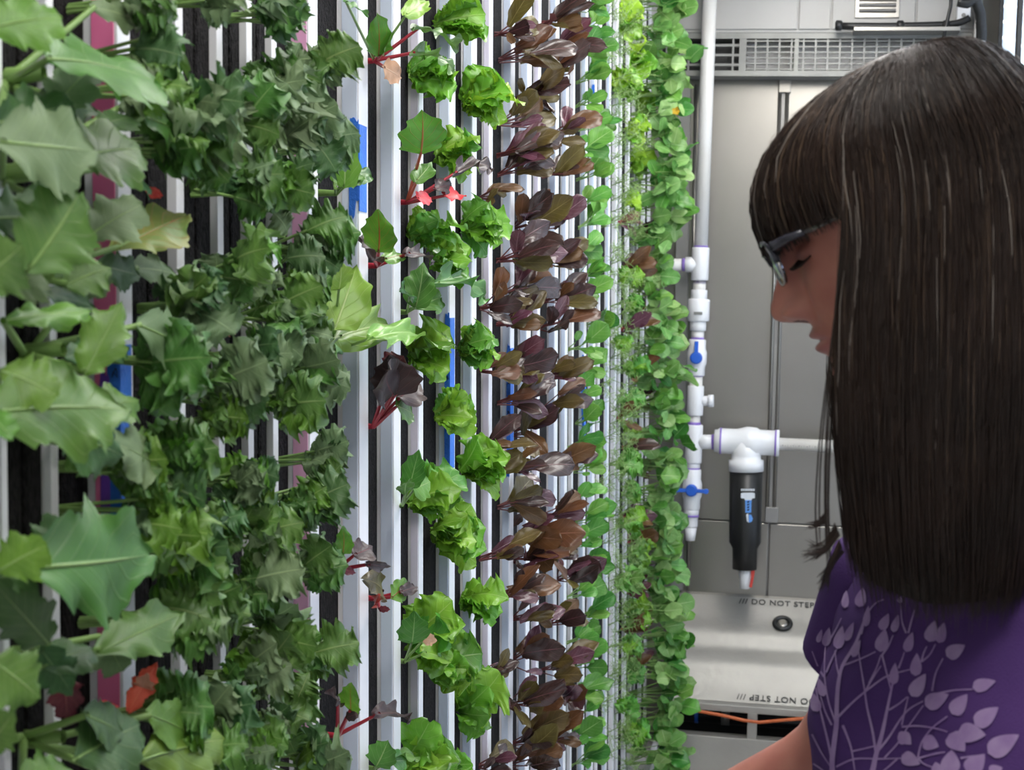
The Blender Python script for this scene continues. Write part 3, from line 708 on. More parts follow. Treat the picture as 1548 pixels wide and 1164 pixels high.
RIB = {}
def rib_mesh(kind, variant, matname):
    key = (kind, variant)
    if key not in RIB:
        leaf_mesh(kind, variant, matname); pts = LEAF[(kind, variant, matname, 'rib')]
        pts = [Vector(p) + Vector((0, 0, .004)) for p in pts[: int(len(pts) * .82)]]
        RIB[key] = MB().tube(pts[::3], [lerp(.020, .004, i / (len(pts[::3]) - 1)) for i in range(len(pts[::3]))], 6).mesh('midrib', 'stem_green')
    return RIB[key]
STEM = {m: MB().tube([(0, t, .06 * math.sin(math.pi * t)) for t in [i / 5 for i in range(6)]], [lerp(1, .75, i / 5) * 1.0 for i in range(6)], 6, caps=True).mesh('stem', m) if False else None for m in ('stem_green', 'stem_red', 'stem_orange', 'stem_maroon')}
def stem_mesh(m):
    if STEM[m] is None:
        mb = MB(); n = 6; rings = []
        for i in range(6):
            t = i / 5; r = lerp(1.0, .7, t)
            rings.append([(r * math.cos(k * math.pi / 3), t, r * math.sin(k * math.pi / 3)) for k in range(6)])
        mb.grid(rings, closed=True); STEM[m] = mb.mesh('stem', m)
    return STEM[m]
def frame(B, T, nhint, sx, sz):
    D = T - B; L = D.length; D = D / L
    Nn = nhint - D * nhint.dot(D)
    if Nn.length < 1e-3: Nn = Vector((0, -1, .3)) - D * Vector((0, -1, .3)).dot(D)
    Nn.normalize(); S = D.cross(Nn)
    return Matrix(((S.x * sx, D.x * L, Nn.x * sz, B.x), (S.y * sx, D.y * L, Nn.y * sz, B.y), (S.z * sx, D.z * L, Nn.z * sz, B.z), (0, 0, 0, 1)))
NLEAF = [0]
def add_leaf(plant, kind, variant, m, B, T, nhint, width, rib=False, relief=1.0):
    me = leaf_mesh(kind, variant, m)
    o = bpy.data.objects.new('leaf', me); COL.objects.link(o); o.parent = plant
    L = (T - B).length
    o.matrix_local = Matrix.Translation(-plant.location) @ frame(B, T, nhint, width, L * relief)
    NLEAF[0] += 1
    if rib:
        r = bpy.data.objects.new('midrib', rib_mesh(kind, variant, m)); COL.objects.link(r); r.parent = o
    return o
def add_stem(plant, A, B, r, m='stem_green', name='stem'):
    o = bpy.data.objects.new(name, stem_mesh(m)); COL.objects.link(o); o.parent = plant
    o.matrix_local = Matrix.Translation(-plant.location) @ frame(A, B, Vector((.2, -.6, .7)), r, r)
def slot_root(Y, z):
    k = min(range(len(SLOTS)), key=lambda i: abs(SLOTS[i][0] - Y)); Yc, d, a_, b_ = SLOTS[k]
    Y2 = min(max(Y, a_ + .25 * (b_ - a_)), b_ - .25 * (b_ - a_))
    return Vector((face_x(z, -d - .004), Y2, z)), k
def root_for(px, py, off, drop=.02):
    c = at(px, py, off); r, k = slot_root(c.y, c.z - drop)
    return c, r
TOWN = {5: 'the hot pink strip tower', 6: 'the tower right after the hot pink one', 7: 'the second tower after the hot pink one', 8: 'the third tower after the hot pink one', 9: 'the tower before the pale pink one',
        10: 'the pale pink strip tower', 11: 'the torn blue tape tower', 12: 'the tower after the torn blue tape', 13: 'the lavender chard tower', 14: 'the first long blue tape tower', 15: 'the tower after the first long tape', 16: 'the lavender lettuce tower',
        17: 'the second long blue tape tower'}
def place(px, py, k):
    if px > 935:
        for lim, ph in ((120, 'level with the air grille'), (370, 'level with the bare upper standpipe'), (500, 'level with the top standpipe tee'), (640, 'level with the upright blue handle'), (760, 'level with the sideways blue handle'), (900, 'level with the black filter'), (1060, 'level with the step cover')):
            if py < lim: return ph
        return 'level with the sill openings'
    zone = 'high' if py < 330 else ('midway' if py < 720 else 'low')
    if 700 < px: return {'high': 'high up', 'midway': 'midway up', 'low': 'low down'}[zone] if px > 770 else zone + ' on ' + TOWN.get(k + 1, 'a tower by the red lettuces')
    return zone + ' on ' + TOWN.get(k + 1, 'a tower near the broad kale')
rnd = random.Random(11)
def rv(r): return Vector((rnd.uniform(-1, 1), rnd.uniform(-1, 1), rnd.uniform(-1, 1))) * r

# ---------------------------------------------------------------- broad kale in the foreground: (base px, tip px, width px, tone, out at base, out at tip)
KALE = [
 ('large kale with bright top leaves, its lower leaf reaching over the first black slots', -20, 110, [((70, 88), (232, 100), 165, 'kale_mid', .05, .075), ((-25, 45), (92, 15), 95, 'kale_bright', .05, .08), ((-10, 188), (112, 148), 90, 'kale_dark', .03, .05), ((60, 140), (150, 170), 60, 'kale_dark', .02, .04), ((75, 170), (140, 90), 70, 'kale_grey', .03, .04), ((140, 10), (225, 30), 50, 'kale_grey', .02, .03)]),
 ('large kale with a broad greyish pointed leaf hanging over the black slots', -20, 260, [((0, 213), (150, 235), 150, 'kale_grey', .06, .09), ((110, 238), (218, 215), 118, 'kale_mid', .04, .06), ((200, 150), (235, 205), 55, 'kale_mid', .03, .04), ((215, 175), (302, 205), 80, 'kale_mid', .04, .05), ((150, 190), (200, 170), 60, 'kale_dark', .03, .04), ((35, 290), (120, 330), 90, 'kale_dark', .03, .05), ((180, 250), (235, 285), 60, 'kale_dark', .03, .04)]),
 ('large kale with a tall ribbed leaf and a yellowing red edged leaf', 0, 420, [((45, 405), (130, 300), 130, 'kale_mid', .07, .09), ((-35, 425), (38, 380), 105, 'kale_mid', .08, .10), ((175, 375), (290, 320), 95, 'kale_autumn', .03, .05), ((130, 360), (212, 300), 85, 'kale_grey', .03, .05), ((-20, 330), (100, 325), 95, 'kale_dark', .04, .06), ((150, 400), (215, 420), 60, 'kale_dark', .02, .03), ((100, 430), (165, 400), 70, 'kale_mid', .03, .05), ((228, 300), (236, 282), 24, 'leaf_red', .02, .02), ((10, 440), (60, 405), 80, 'kale_grey', .05, .06), ((205, 405), (275, 410), 60, 'kale_grey', .02, .03)]),
 ('large kale with a long upright bright leaf beside the pink and blue taped tower', 20, 540, [((0, 485), (148, 462), 46, 'kale_bright', .05, .07), ((128, 565), (188, 452), 70, 'kale_bright', .05, .06), ((210, 490), (300, 535), 95, 'kale_grey', .04, .06), ((248, 530), (256, 614), 36, 'leaf_red', .02, .03), ((255, 505), (268, 590), 36, 'kale_mid', .03, .04), ((60, 440), (150, 465), 40, 'kale_dark', .02, .03), ((150, 540), (195, 520), 40, 'kale_dark', .02, .03), ((130, 415), (160, 450), 50, 'kale_grey', .02, .03), ((100, 540), (160, 520), 44, 'kale_dark', .02, .03)]),
 ('large kale with a very broad mid green leaf low over the taped tower', -20, 640, [((-10, 622), (205, 605), 150, 'kale_mid', .07, .10), ((0, 560), (90, 590), 90, 'kale_bright', .06, .09), ((90, 650), (195, 690), 95, 'kale_dark', .05, .07), ((240, 705), (186, 672), 78, 'kale_grey', .05, .06), ((225, 700), (308, 735), 115, 'kale_grey', .04, .06), ((145, 620), (215, 600), 70, 'kale_mid', .04, .05), ((-20, 620), (20, 660), 55, 'kale_bright', .08, .10), ((225, 680), (262, 640), 50, 'kale_bright', .03, .04), ((95, 640), (160, 715), 70, 'kale_mid', .05, .06), ((265, 745), (300, 800), 60, 'kale_grey', .03, .05)]),
 ('large kale with a huge dark rounded leaf below the blue tape', -20, 860, [((55, 857), (246, 850), 185, 'kale_mid', .07, .09), ((-5, 865), (68, 818), 75, 'kale_bright', .06, .08), ((75, 975), (0, 890), 80, 'kale_dark', .05, .06), ((60, 840), (110, 780), 70, 'kale_dark', .05, .06), ((-10, 880), (50, 850), 60, 'kale_dark', .05, .06), ((250, 800), (330, 830), 90, 'kale_grey', .03, .05), ((245, 770), (310, 760), 60, 'kale_grey', .03, .04)]),
 ('large kale with dark drooping leaves around the lower pink strip', 0, 1010, [((150, 985), (285, 925), 85, 'kale_mid', .05, .07), ((-10, 1000), (65, 1055), 95, 'kale_mid', .06, .08), ((60, 1010), (140, 970), 70, 'kale_dark', .04, .05), ((95, 1015), (105, 1085), 46, 'leaf_maroon', .02, .03), ((150, 960), (190, 1010), 70, 'kale_grey', .03, .05), ((195, 1075), (235, 1000), 34, 'leaf_red', .02, .03), ((150, 1075), (180, 1062), 26, 'leaf_red', .02, .02), ((0, 1060), (40, 1020), 60, 'kale_bright', .05, .06), ((60, 980), (115, 1050), 60, 'kale_dark', .04, .05), ((210, 1060), (220, 1020), 30, 'leaf_dry', .02, .03)]),
 ('large kale with a lime leaf below the lower pink strip', 20, 1140, [((110, 1150), (220, 1085), 110, 'kale_dark', .05, .06), ((210, 1150), (352, 1105), 100, 'kale_lime', .05, .07), ((225, 1080), (300, 1110), 70, 'kale_lime', .05, .06), ((130, 1080), (190, 1110), 80, 'kale_dark', .05, .06), ((-20, 1130), (20, 1085), 60, 'kale_mid', .06, .08), ((230, 1200), (330, 1150), 90, 'kale_bright', .05, .06), ((30, 1190), (110, 1160), 80, 'kale_mid', .05, .07)]),
]
for (lab, rx, ry, leaves) in KALE:
    p0 = at(rx, ry, 0); R0, _ = slot_root(p0.y + .03, p0.z)
    pl = thing('kale_plant', R0, lab, 'kale', 'broad leaved kale plants on the nearest towers')
    for i, ((bx, by), (tx, ty), w, m, ob, ot) in enumerate(leaves):
        B = at(bx, by, ob); T = at(tx, ty, ot)
        dist = (B - CAM).length; wid = w / F * dist / 1.0
        nh = Vector((.45, -.8, .45)) + rv(.25)
        add_leaf(pl, 'flat', rnd.randrange(6), m, B, T, nh, wid / 1.02, rib=w > 60, relief=.55)
        if w > 45 and (B - R0).length < .2: add_stem(pl, R0 + rv(.004), B + (T - B) * .03, .0032)
    add_stem(pl, R0 - Vector((.02, 0, 0)), R0 + Vector((.03, 0, .005)), .007, name='stalk')

def off_for(px, py, Y):
    d = ray(px, py); p = CAM + d * (Y / d.y); return p.x - face_x(p.z)
def bush(name, px, py, rpx, kind, mats, n, off, lab, cat, group, relief=1.0, wfac=1.0, start=.35, stem='stem_green', drop=.3, nh0=(.35, -.8, .5), stretch=(1, 1, 1), stemr=.0016, rib=False, lenfac=1.0, scatter=0.0):
    c = at(px, py, off); R = rpx / F * (c - CAM).length
    R0, k = slot_root(c.y, c.z - R * drop)
    if group:
        size = 'large ' if rpx > 60 else ('small ' if rpx < 33 and px < 750 else '')
        lab = size + lab + ', ' + place(px, py, k); group = group + ', ' + place(px, py, k)
    pl = thing(name, R0, lab, cat, group)
    for i in range(n):
        # spread the tips over the foliage volume
        d = Vector((rnd.gauss(0, .55), rnd.gauss(0, .55), rnd.gauss(0, .6)))
        if d.length > 1: d.normalize()
        T = c + Vector((d.x * R * stretch[0], d.y * R * stretch[1], d.z * R * stretch[2]))
        if T.x < face_x(T.z, .01): T.x = face_x(T.z, .01) + rnd.random() * .01
        S = R0 + Vector((.006, rnd.uniform(-.003, .003), rnd.uniform(-.004, .004)))
        B = S.lerp(T, start * rnd.uniform(.75, 1.15)) - Vector((0, 0, R * .08))
        if scatter:
            B2 = c + Vector((rnd.gauss(0, .5) * stretch[0], rnd.gauss(0, .5) * stretch[1], rnd.gauss(0, .55) * stretch[2])) * R * .75
            B2.x = max(B2.x, face_x(B2.z, .008)); dd = Vector((rnd.gauss(.25, .7), rnd.gauss(-.1, .6), rnd.gauss(.1, .7))).normalized()
            T2 = B2 + dd * R * .85
            if T2.x < face_x(T2.z, .006): T2.x = face_x(T2.z, .006)
            B = B.lerp(B2, scatter); T = T.lerp(T2, scatter)
        L = (T - B).length * lenfac
        if L < R * .55:
            T = B + (T - B).normalized() * R * .6; L = R * .6
        nh = Vector(nh0) + rv(.55)
        m = mats[rnd.randrange(len(mats))]
        add_leaf(pl, kind, rnd.randrange(6), m, B, B + (T - B).normalized() * L, nh, L * wfac * rnd.uniform(.85, 1.15), relief=relief, rib=False)
        if start > .12: add_stem(pl, S, B + (T - B) * .06, stemr, stem)
    return pl
# ---------------------------------------------------------------- curly kale
CURLY_A = [(262, 78, 42), (300, 150, 56), (328, 215, 48), (285, 215, 34), (238, 130, 30), (305, 450, 50), (268, 535, 46), (352, 585, 52), (345, 640, 34), (272, 700, 42), (268, 790, 55), (305, 862, 58), (240, 770, 34), (290, 925, 42), (345, 905, 36), (285, 1070, 44), (350, 1085, 46), (225, 700, 30), (330, 1140, 34)]
CURLY_B = [(425, 125, 62), (480, 105, 52), (400, 190, 60), (462, 190, 60), (382, 275, 46), (432, 265, 50), (502, 215, 36), (378, 400, 58), (430, 465, 60), (483, 360, 52), (462, 420, 52), (402, 525, 46), (432, 600, 55), (474, 560, 44), (492, 495, 30), (375, 715, 50), (402, 795, 55), (350, 800, 34), (392, 885, 46), (422, 940, 55), (400, 1010, 50), (470, 765, 56), (508, 690, 40), (495, 740, 36), (482, 860, 36), (490, 985, 40), (450, 1075, 52), (402, 1100, 50), (468, 1140, 44), (384, 1150, 36), (420, 8, 46), (340, -5, 40), (245, 0, 30)]
for lst, g, lab in ((CURLY_A, 'crinkled kale plants between the broad kale and the curly kale', 'crinkled dark green kale plant'),
                    (CURLY_B, 'curly kale plants around the pale pink strip', 'tightly curled dark green kale')):
    for (px, py, r) in lst:
        bush('curly_kale', px, py, r * 1.2, 'curly', ['kale_mid', 'kale_dark', 'kale_grey', 'kale_mid', 'kale_bright', 'kale_mid', 'kale_grey'], 9 if r > 40 else 6, .055 if lst is CURLY_A else .05, lab, 'kale', g, relief=1.0, wfac=1.2, lenfac=1.12, start=.4, stretch=(.95, .9, 1.0), stemr=.0018, scatter=.45, nh0=(.3, -.95, .4))
bush('curly_kale', 361, 500, 11, 'flat', ['leaf_dry'], 2, .03, 'small withered tan kale seedling on a narrow white tower', 'kale', None, start=.5)
# ---------------------------------------------------------------- chard, leaf by leaf: (kind, base, tip, width, tone, stem tone)
CHARD = [
 ('green chard seedling with a pale twisted leaf beside the torn blue tape', (508, 292), [((520, 285), (528, 205), 46, 'chard_light', 'stem_green'), ((515, 270), (572, 258), 34, 'chard_leaf', 'stem_green'), ((505, 278), (500, 250), 30, 'chard_light', 'stem_green'), ((520, 282), (555, 262), 22, 'chard_leaf', 'stem_green')]),
 ('tall light green chard with long arched leaves below the torn blue tape', (500, 532), [((505, 500), (545, 395), 78, 'chard_light', 'stem_green'), ((505, 510), (622, 478), 62, 'chard_light', 'stem_green'), ((555, 512), (655, 490), 44, 'chard_light', 'stem_green'), ((512, 440), (520, 398), 40, 'chard_light', 'stem_green')]),
 ('small red chard seedling with crumpled dark leaves, beside curly kale', (508, 862), [((518, 840), (525, 800), 28, 'chard_green', 'stem_red'), ((535, 838), (572, 828), 42, 'chard_dark', 'stem_red'), ((505, 850), (495, 838), 36, 'leaf_maroon', 'stem_red'), ((555, 852), (595, 862), 16, 'chard_dark', 'stem_red'), ((515, 860), (540, 866), 14, 'leaf_maroon', 'stem_red'), ((498, 858), (516, 866), 24, 'leaf_red', 'stem_red')]),
 ('red chard with a long dark leaf on a bent red stem, lowest beside curly kale', (510, 1112), [((530, 1075), (532, 1042), 36, 'chard_green', 'stem_red'), ((568, 1078), (636, 1078), 34, 'chard_dark', 'stem_red'), ((512, 1060), (498, 1050), 28, 'chard_dark', 'stem_red'), ((522, 1085), (545, 1078), 16, 'chard_dark', 'stem_red')]),
 ('chard with two long side leaves and a pink withered leaf near a green lettuce', (566, 92), [((572, 88), (578, 22), 40, 'chard_green', 'stem_red'), ((625, 42), (702, 56), 44, 'chard_leaf', 'stem_red'), ((620, 78), (704, 92), 32, 'chard_leaf', 'stem_red'), ((578, 100), (612, 120), 34, 'leaf_dry', 'stem_red'), ((580, 80), (590, 50), 26, 'chard_leaf', 'stem_red'), ((520, 2), (562, 20), 22, 'chard_leaf', 'stem_green'), ((612, 22), (655, -4), 30, 'chard_light', 'stem_green')]),
 ('red stemmed chard with one dark purple and two bright green leaves', (570, 402), [((565, 395), (528, 335), 52, 'chard_dark', 'stem_red'), ((572, 382), (580, 322), 52, 'chard_green', 'stem_red'), ((580, 392), (618, 382), 26, 'chard_green', 'stem_red'), ((615, 382), (668, 390), 30, 'chard_dark', 'stem_red')]),
 ('chard with a thick red stem and a dark balled leaf', (564, 645), [((595, 598), (570, 555), 66, 'chard_dark', 'stem_red'), ((598, 600), (606, 540), 76, 'chard_dark', 'stem_red'), ((604, 600), (642, 578), 54, 'chard_dark', 'stem_red'), ((598, 612), (632, 628), 46, 'chard_leaf', 'stem_red'), ((590, 560), (612, 538), 50, 'leaf_maroon', 'stem_red')]),
 ('small red chard seedling with an olive leaf, above the rounded green lettuce', (570, 905), [((580, 895), (562, 865), 44, 'red_olive', 'stem_red'), ((590, 905), (622, 880), 32, 'chard_green', 'stem_red'), ((605, 895), (636, 885), 20, 'chard_dark', 'stem_red'), ((568, 915), (566, 902), 16, 'leaf_red', 'stem_red'), ((572, 920), (590, 922), 10, 'leaf_maroon', 'stem_red')]),
 ('broad leaved green chard at the foot of the chard towers', (566, 1162), [((572, 1150), (636, 1128), 50, 'chard_leaf', 'stem_green'), ((568, 1160), (590, 1120), 44, 'chard_leaf', 'stem_green'), ((590, 1150), (620, 1152), 34, 'spinach_dark', 'stem_green')]),
 ('tall red stemmed chard with an upright green leaf and a long dark leaf', (616, 306), [((636, 235), (645, 168), 74, 'chard_green', 'stem_orange'), ((628, 275), (660, 242), 32, 'chard_leaf', 'stem_orange'), ((685, 262), (756, 234), 34, 'chard_dark', 'stem_red'), ((672, 296), (706, 290), 26, 'leaf_red', 'stem_red'), ((655, 285), (690, 278), 26, 'chard_dark', 'stem_red'), ((630, 300), (655, 298), 26, 'leaf_red', 'stem_red')]),
 ('green chard with long toothed leaves pointing over the lettuce towers', (615, 472), [((628, 465), (648, 398), 50, 'chard_leaf', 'stem_green'), ((655, 425), (760, 428), 54, 'chard_leaf', 'stem_green'), ((628, 465), (680, 445), 44, 'chard_leaf', 'stem_green'), ((620, 450), (612, 430), 30, 'spinach_dark', 'stem_green')]),
 ('small round leaved green seedling between chard and lettuce', (608, 765), [((618, 740), (634, 680), 36, 'spinach_dark', 'stem_green'), ((625, 738), (655, 730), 44, 'spinach', 'stem_green'), ((612, 748), (612, 720), 26, 'spinach_dark', 'stem_green')]),
 ('wide green seedling with a pinkish leaf stalk beside two lettuces', (612, 1000), [((622, 975), (630, 928), 48, 'spinach_dark', 'stem_green'), ((640, 985), (690, 998), 36, 'lettuce', 'stem_green'), ((640, 965), (662, 970), 18, 'leaf_dry', 'stem_green')]),
]
for (lab, (rx, ry), leaves) in CHARD:
    p0 = at(rx, ry, 0); R0, _ = slot_root(p0.y, p0.z)
    green = all(l[4] == 'stem_green' for l in leaves)
    pl = thing('chard_plant' if 'chard' in lab else 'green_seedling', R0, lab, 'chard' if 'chard' in lab else 'seedling', 'chard and seedlings on the pale blue strip towers')
    base_pt = at(rx, ry, .004)
    add_stem(pl, R0, base_pt, .0045, 'stem_green' if green else 'stem_red', 'crown')
    for i, ((bx, by), (tx, ty), w, m, st) in enumerate(leaves):
        o1 = .02 + .035 * (abs(bx - rx) / 60); o2 = o1 + .015
        B = at(bx, by, min(o1, .07)); T = at(tx, ty, min(o2, .10))
        dist = (B - CAM).length
        add_leaf(pl, 'chard', rnd.randrange(6), m, B, T, Vector((.25, -.9, .35)) + rv(.3), w / F * dist / .56, relief=.8)
        add_stem(pl, base_pt + rv(.001), B + (T - B) * .08, .0026 if 'red' in st or 'orange' in st else .0020, st)
# ---------------------------------------------------------------- green lettuces
LET = [(675, 102, 34), (672, 340, 40), (700, 385, 30), (665, 530, 38), (672, 745, 46), (700, 800, 26), (662, 955, 48), (660, 1140, 44), (712, 30, 34), (712, 222, 36), (709, 610, 40), (708, 808, 40), (698, 995, 40), (745, 332, 40), (738, 522, 32), (740, 700, 42), (740, 892, 40), (738, 1065, 44), (700, 1160, 20)]
for (px, py, r) in LET:
    low = px < 685
    bush('green_lettuce', px, py, r, 'lettuce', ['lettuce', 'lettuce', 'lettuce_deep', 'lettuce'], 11, .035,
         'bright green leaf lettuce', 'lettuce', 'green lettuces between the chard and the red lettuces', relief=1.0, wfac=.95, start=.12, stretch=(.75, .8, 1.1), nh0=(.2, -.7, .5))
bush('green_lettuce', 760, 140, 56, 'lettuce', ['lettuce', 'lettuce_yellow', 'lettuce'], 13, .05, 'large bright lime lettuce head above the other green lettuces, touching red leaves', 'lettuce', None, wfac=.95, start=.12, stretch=(.8, .8, 1.05))
# ---------------------------------------------------------------- red lettuces
RED = []
for y in (285, 450, 545, 660, 700, 830, 1000, 1140): RED.append((768, y, 36, 0))
for y in (30, 75, 130, 170, 215, 245, 325, 375, 425, 470, 535, 590, 640, 690, 745, 800, 835, 880, 925, 985, 1060, 1110, 1150): RED.append((812 + (y * 7) % 19 - 9, y, 47, 1))
for y in (15, 60, 100, 190, 250, 330, 385, 440, 480, 555, 600, 685, 765, 830, 870, 930, 1000, 1050, 1110): RED.append((866 + (y * 5) % 17 - 8, y, 40, 2))
RLAB = ['dark red lettuce', 'bronze lettuce in the thickest red column', 'bronze lettuce next to the spinach column']
for (px, py, r, c_) in RED:
    bush('red_lettuce', px, py, r, 'romaine', ['red_bronze', 'red_dark', 'red_olive', 'red_purple', 'red_olive', 'red_dark', 'red_bronze'], 7 if c_ == 1 else 6, .05 if c_ else .035,
         RLAB[c_], 'lettuce', 'red lettuces column %s' % ('beside the long blue tape', 'in the thick middle', 'next to the spinach')[c_], wfac=.95, start=.16, stretch=(1.05, 1.0, 1.0), stem='stem_maroon', drop=.45, nh0=(.3, -.85, .45), lenfac=1.2, stemr=.0016, scatter=.36)
# ---------------------------------------------------------------- spinach
y = -5; i = 0
while y < 1170:
    px = (905, 916, 900, 910)[i % 4] - (8 if y > 500 else 0)
    bush('spinach_plant', px, y, 31, 'spoon', ['spinach', 'spinach', 'spinach_dark'], 5, .05, 'spoon leaved spinach between red lettuce and dill', 'spinach', 'spinach plants next to the dill', wfac=1.05, start=.2, drop=.6, stretch=(1, .8, 1), lenfac=1.1, stemr=.0014, scatter=.3)
    y += 37; i += 1
# ---------------------------------------------------------------- dill: feathery, too fine to pick apart
def dill(px, py, r, off):
    c = at(px, py, off); R = r / F * (c - CAM).length; R0, k = slot_root(c.y, c.z - R * .6)
    pl = thing('dill_plant', R0, 'feathery pale green dill plant, ' + place(940, py, k), 'dill', 'dill plants after the spinach, ' + place(940, py, k))
    mb = MB(); st = MB()
    st.tube([R0 + Vector((-.005, 0, 0)), R0.lerp(c, .5), c], [.0015, .0012, .0008], 5)
    for i in range(9):
        A = R0.lerp(c, rnd.uniform(.2, .9)); T = c + Vector((rnd.gauss(0, .5), rnd.gauss(0, .5), rnd.gauss(0, .6))) * R * 1.25
        mb.tube([A, A.lerp(T, .5) + rv(R * .1), T], [.0008, .0006, .0005], 3)
        for j in range(9):
            q = A.lerp(T, rnd.uniform(.3, 1)); mb.tube([q, q + rv(R * .3)], [.0008, .0005], 3)
    o = mb.build('fronds', 'dill_green'); o['kind'] = 'stuff'; part_at(pl, o)
    part_at(pl, st.build('stem', 'stem_green'))
y = 10; i = 0
while y < 1170:
    dill((938, 946, 930, 950)[i % 4], y, 30, .045); dill((955, 962, 950, 958)[(i + 1) % 4], y + 18, 26, .05)
    y += 40; i += 1
for (px, py, r) in ((958, 28, 30), (972, 85, 26), (954, 125, 24), (980, 155, 24), (968, 195, 22), (976, 240, 26), (966, 300, 14)):
    bush('yellow_lettuce', px, py, r, 'lettuce', ['lettuce_yellow', 'lettuce'], 9, .04, 'yellow green lettuce behind the dill', 'lettuce', 'yellow green lettuces high behind the dill', wfac=.95, start=.12, stretch=(.7, .8, 1.1))
# ---------------------------------------------------------------- far reds, parsley like greens and the leafy end of the row
for (px, py) in ((965, 330), (985, 345), (968, 400), (990, 430), (985, 470), (968, 490), (975, 555), (982, 600), (962, 625), (970, 670), (990, 705), (965, 775), (975, 815), (985, 850), (975, 890), (990, 915), (975, 1000), (968, 945)):
    bush('red_lettuce', px, py, 24, 'romaine', ['red_bronze', 'red_dark', 'red_purple', 'red_bronze'], 5, .05, 'small bronze red lettuce at the row end', 'lettuce', 'small red lettuces near the end of the row', wfac=.95, start=.16, stem='stem_red', lenfac=1.15)
for i in range(16):
    py = 420 + i * 46
    bush('parsley_plant', (962, 972, 955, 968)[i % 4], py, 21, 'curly', ['herb', 'spinach', 'lettuce'], 5, .05, 'small parsley plant between dill and herbs', 'parsley', 'parsley plants near the end of the row', wfac=1.0, start=.3)
i = 0; y = -12
while y < 1180:
    for (px, r) in ((998, 34), (1016, 34), (1008, 30)):
        jx = ((i * 37) % 13) - 6; bx = -8 if 300 < y < 480 else (7 if y < 300 or y > 900 else -2)
        bush('leafy_herb', px + jx + bx, y + (px % 7) * 4, r, 'round', ['herb', 'herb', 'herb_pale', 'spinach', 'herb_pale', 'spinach_dark'], 7, off_for(px + jx + bx, y, 4.88 if px < 1010 else 4.95),
             'round leaved green herb at the row end', 'herb', 'round leaved herbs at the end of the row', wfac=1.0, start=.35, stretch=(.85, 1.1, 1.0), stemr=.0016, lenfac=1.0, scatter=.85)
        i += 1
    y += 44
fl = thing('yellow_flower', at(1022, 168, off_for(1022, 168, 4.8)), 'tiny yellow flower among the round leaved herbs', 'flower')
for k in range(5):
    a_ = k * 1.257; B = fl.location.copy(); add_leaf(fl, 'round', k, 'flower_yellow', B, B + Vector((.012 * math.cos(a_), -.006, .012 * math.sin(a_))), Vector((0, -1, .2)), .012)
add_stem(fl, fl.location + Vector((-.03, .02, -.03)), fl.location.copy(), .0012)
# ================================================================ the person, in profile, looking down at the towers
def person_mats():
    m, nt, b = nodes_of('skin')
    n = nt.nodes.new('ShaderNodeTexNoise'); n.inputs['Scale'].default_value = 30; n.inputs['Detail'].default_value = 6
    tc = nt.nodes.new('ShaderNodeTexCoord'); nt.links.new(tc.outputs['Object'], n.inputs['Vector'])
    r = ramp(nt, (0.46, 0.175, 0.135), (0.53, 0.225, 0.17)); nt.links.new(n.outputs['Fac'], r.inputs[0]); nt.links.new(r.outputs[0], b.inputs['Base Color'])
    b.inputs['Roughness'].default_value = 0.48; b.inputs['Subsurface Weight'].default_value = 0.15; b.inputs['Subsurface Scale'].default_value = 0.008
    b.inputs['Subsurface Radius'].default_value = (1.0, 0.35, 0.2)
    mat('lips', (0.42, 0.14, 0.125), 0.38, col2=(0.47, 0.17, 0.15), scale=60)
    mat('nostril', (0.12, 0.035, 0.03), 0.7, col2=(0.10, 0.03, 0.025))
    mat('brow_hair', (0.030, 0.018, 0.012), 0.6, col2=(0.045, 0.027, 0.018), scale=80)
    mat('eye_white', (0.70, 0.66, 0.63), 0.2, col2=(0.66, 0.61, 0.58))
    mat('iris', (0.05, 0.04, 0.03), 0.15, col2=(0.02, 0.015, 0.012))
    mat('hair_base', (0.011, 0.0062, 0.0045), 0.6, col2=(0.015, 0.0085, 0.006), scale=40)
    mat('hair_brown', (0.026, 0.0132, 0.0082), 0.34, col2=(0.015, 0.008, 0.005), scale=14, spec=0.42)
    mat('hair_light', (0.105, 0.066, 0.040), 0.34, col2=(0.07, 0.044, 0.028), scale=14, spec=0.5)
    mat('hair_grey', (0.36, 0.32, 0.28), 0.32, col2=(0.28, 0.24, 0.21), scale=14, spec=0.7)
    mat('shirt', (0.066, 0.030, 0.135), 0.85, col2=(0.082, 0.036, 0.155), scale=7, bump=0.25, bscale=700, spec=0.2)
    mat('shirt_print', (0.335, 0.235, 0.420), 0.8, col2=(0.26, 0.165, 0.35), scale=60, spec=0.2)
    mat('trousers', (0.035, 0.045, 0.075), 0.8, col2=(0.045, 0.055, 0.090), scale=20, bump=0.2, bscale=400)
    mat('shoe', (0.03, 0.03, 0.032), 0.5, col2=(0.05, 0.05, 0.05))
    mat('frame_dark', (0.018, 0.018, 0.026), 0.25, col2=(0.03, 0.03, 0.045), scale=40)
    mat('frame_metal', (0.35, 0.34, 0.33), 0.25, 0.8, col2=(0.42, 0.40, 0.39), scale=40)
    m, nt, b = nodes_of('lens_glass')
    b.inputs['Base Color'].default_value = (0.80, 0.84, 0.98, 1); b.inputs['Roughness'].default_value = 0.05
    b.inputs['Transmission Weight'].default_value = 1.0; b.inputs['IOR'].default_value = 1.3
person_mats()
TAU = math.radians(20)
HF = Vector((-math.cos(TAU), 0, -math.sin(TAU))); HU = Vector((-math.sin(TAU), 0, math.cos(TAU))); HL = Vector((0, -1, 0))
HY = 1.25
tip = onY(1167, 478, HY)
HC = tip - HF * .115 - HU * (-.040)
def hw_(x, y, h): return HC + HF * x + HL * y + HU * h
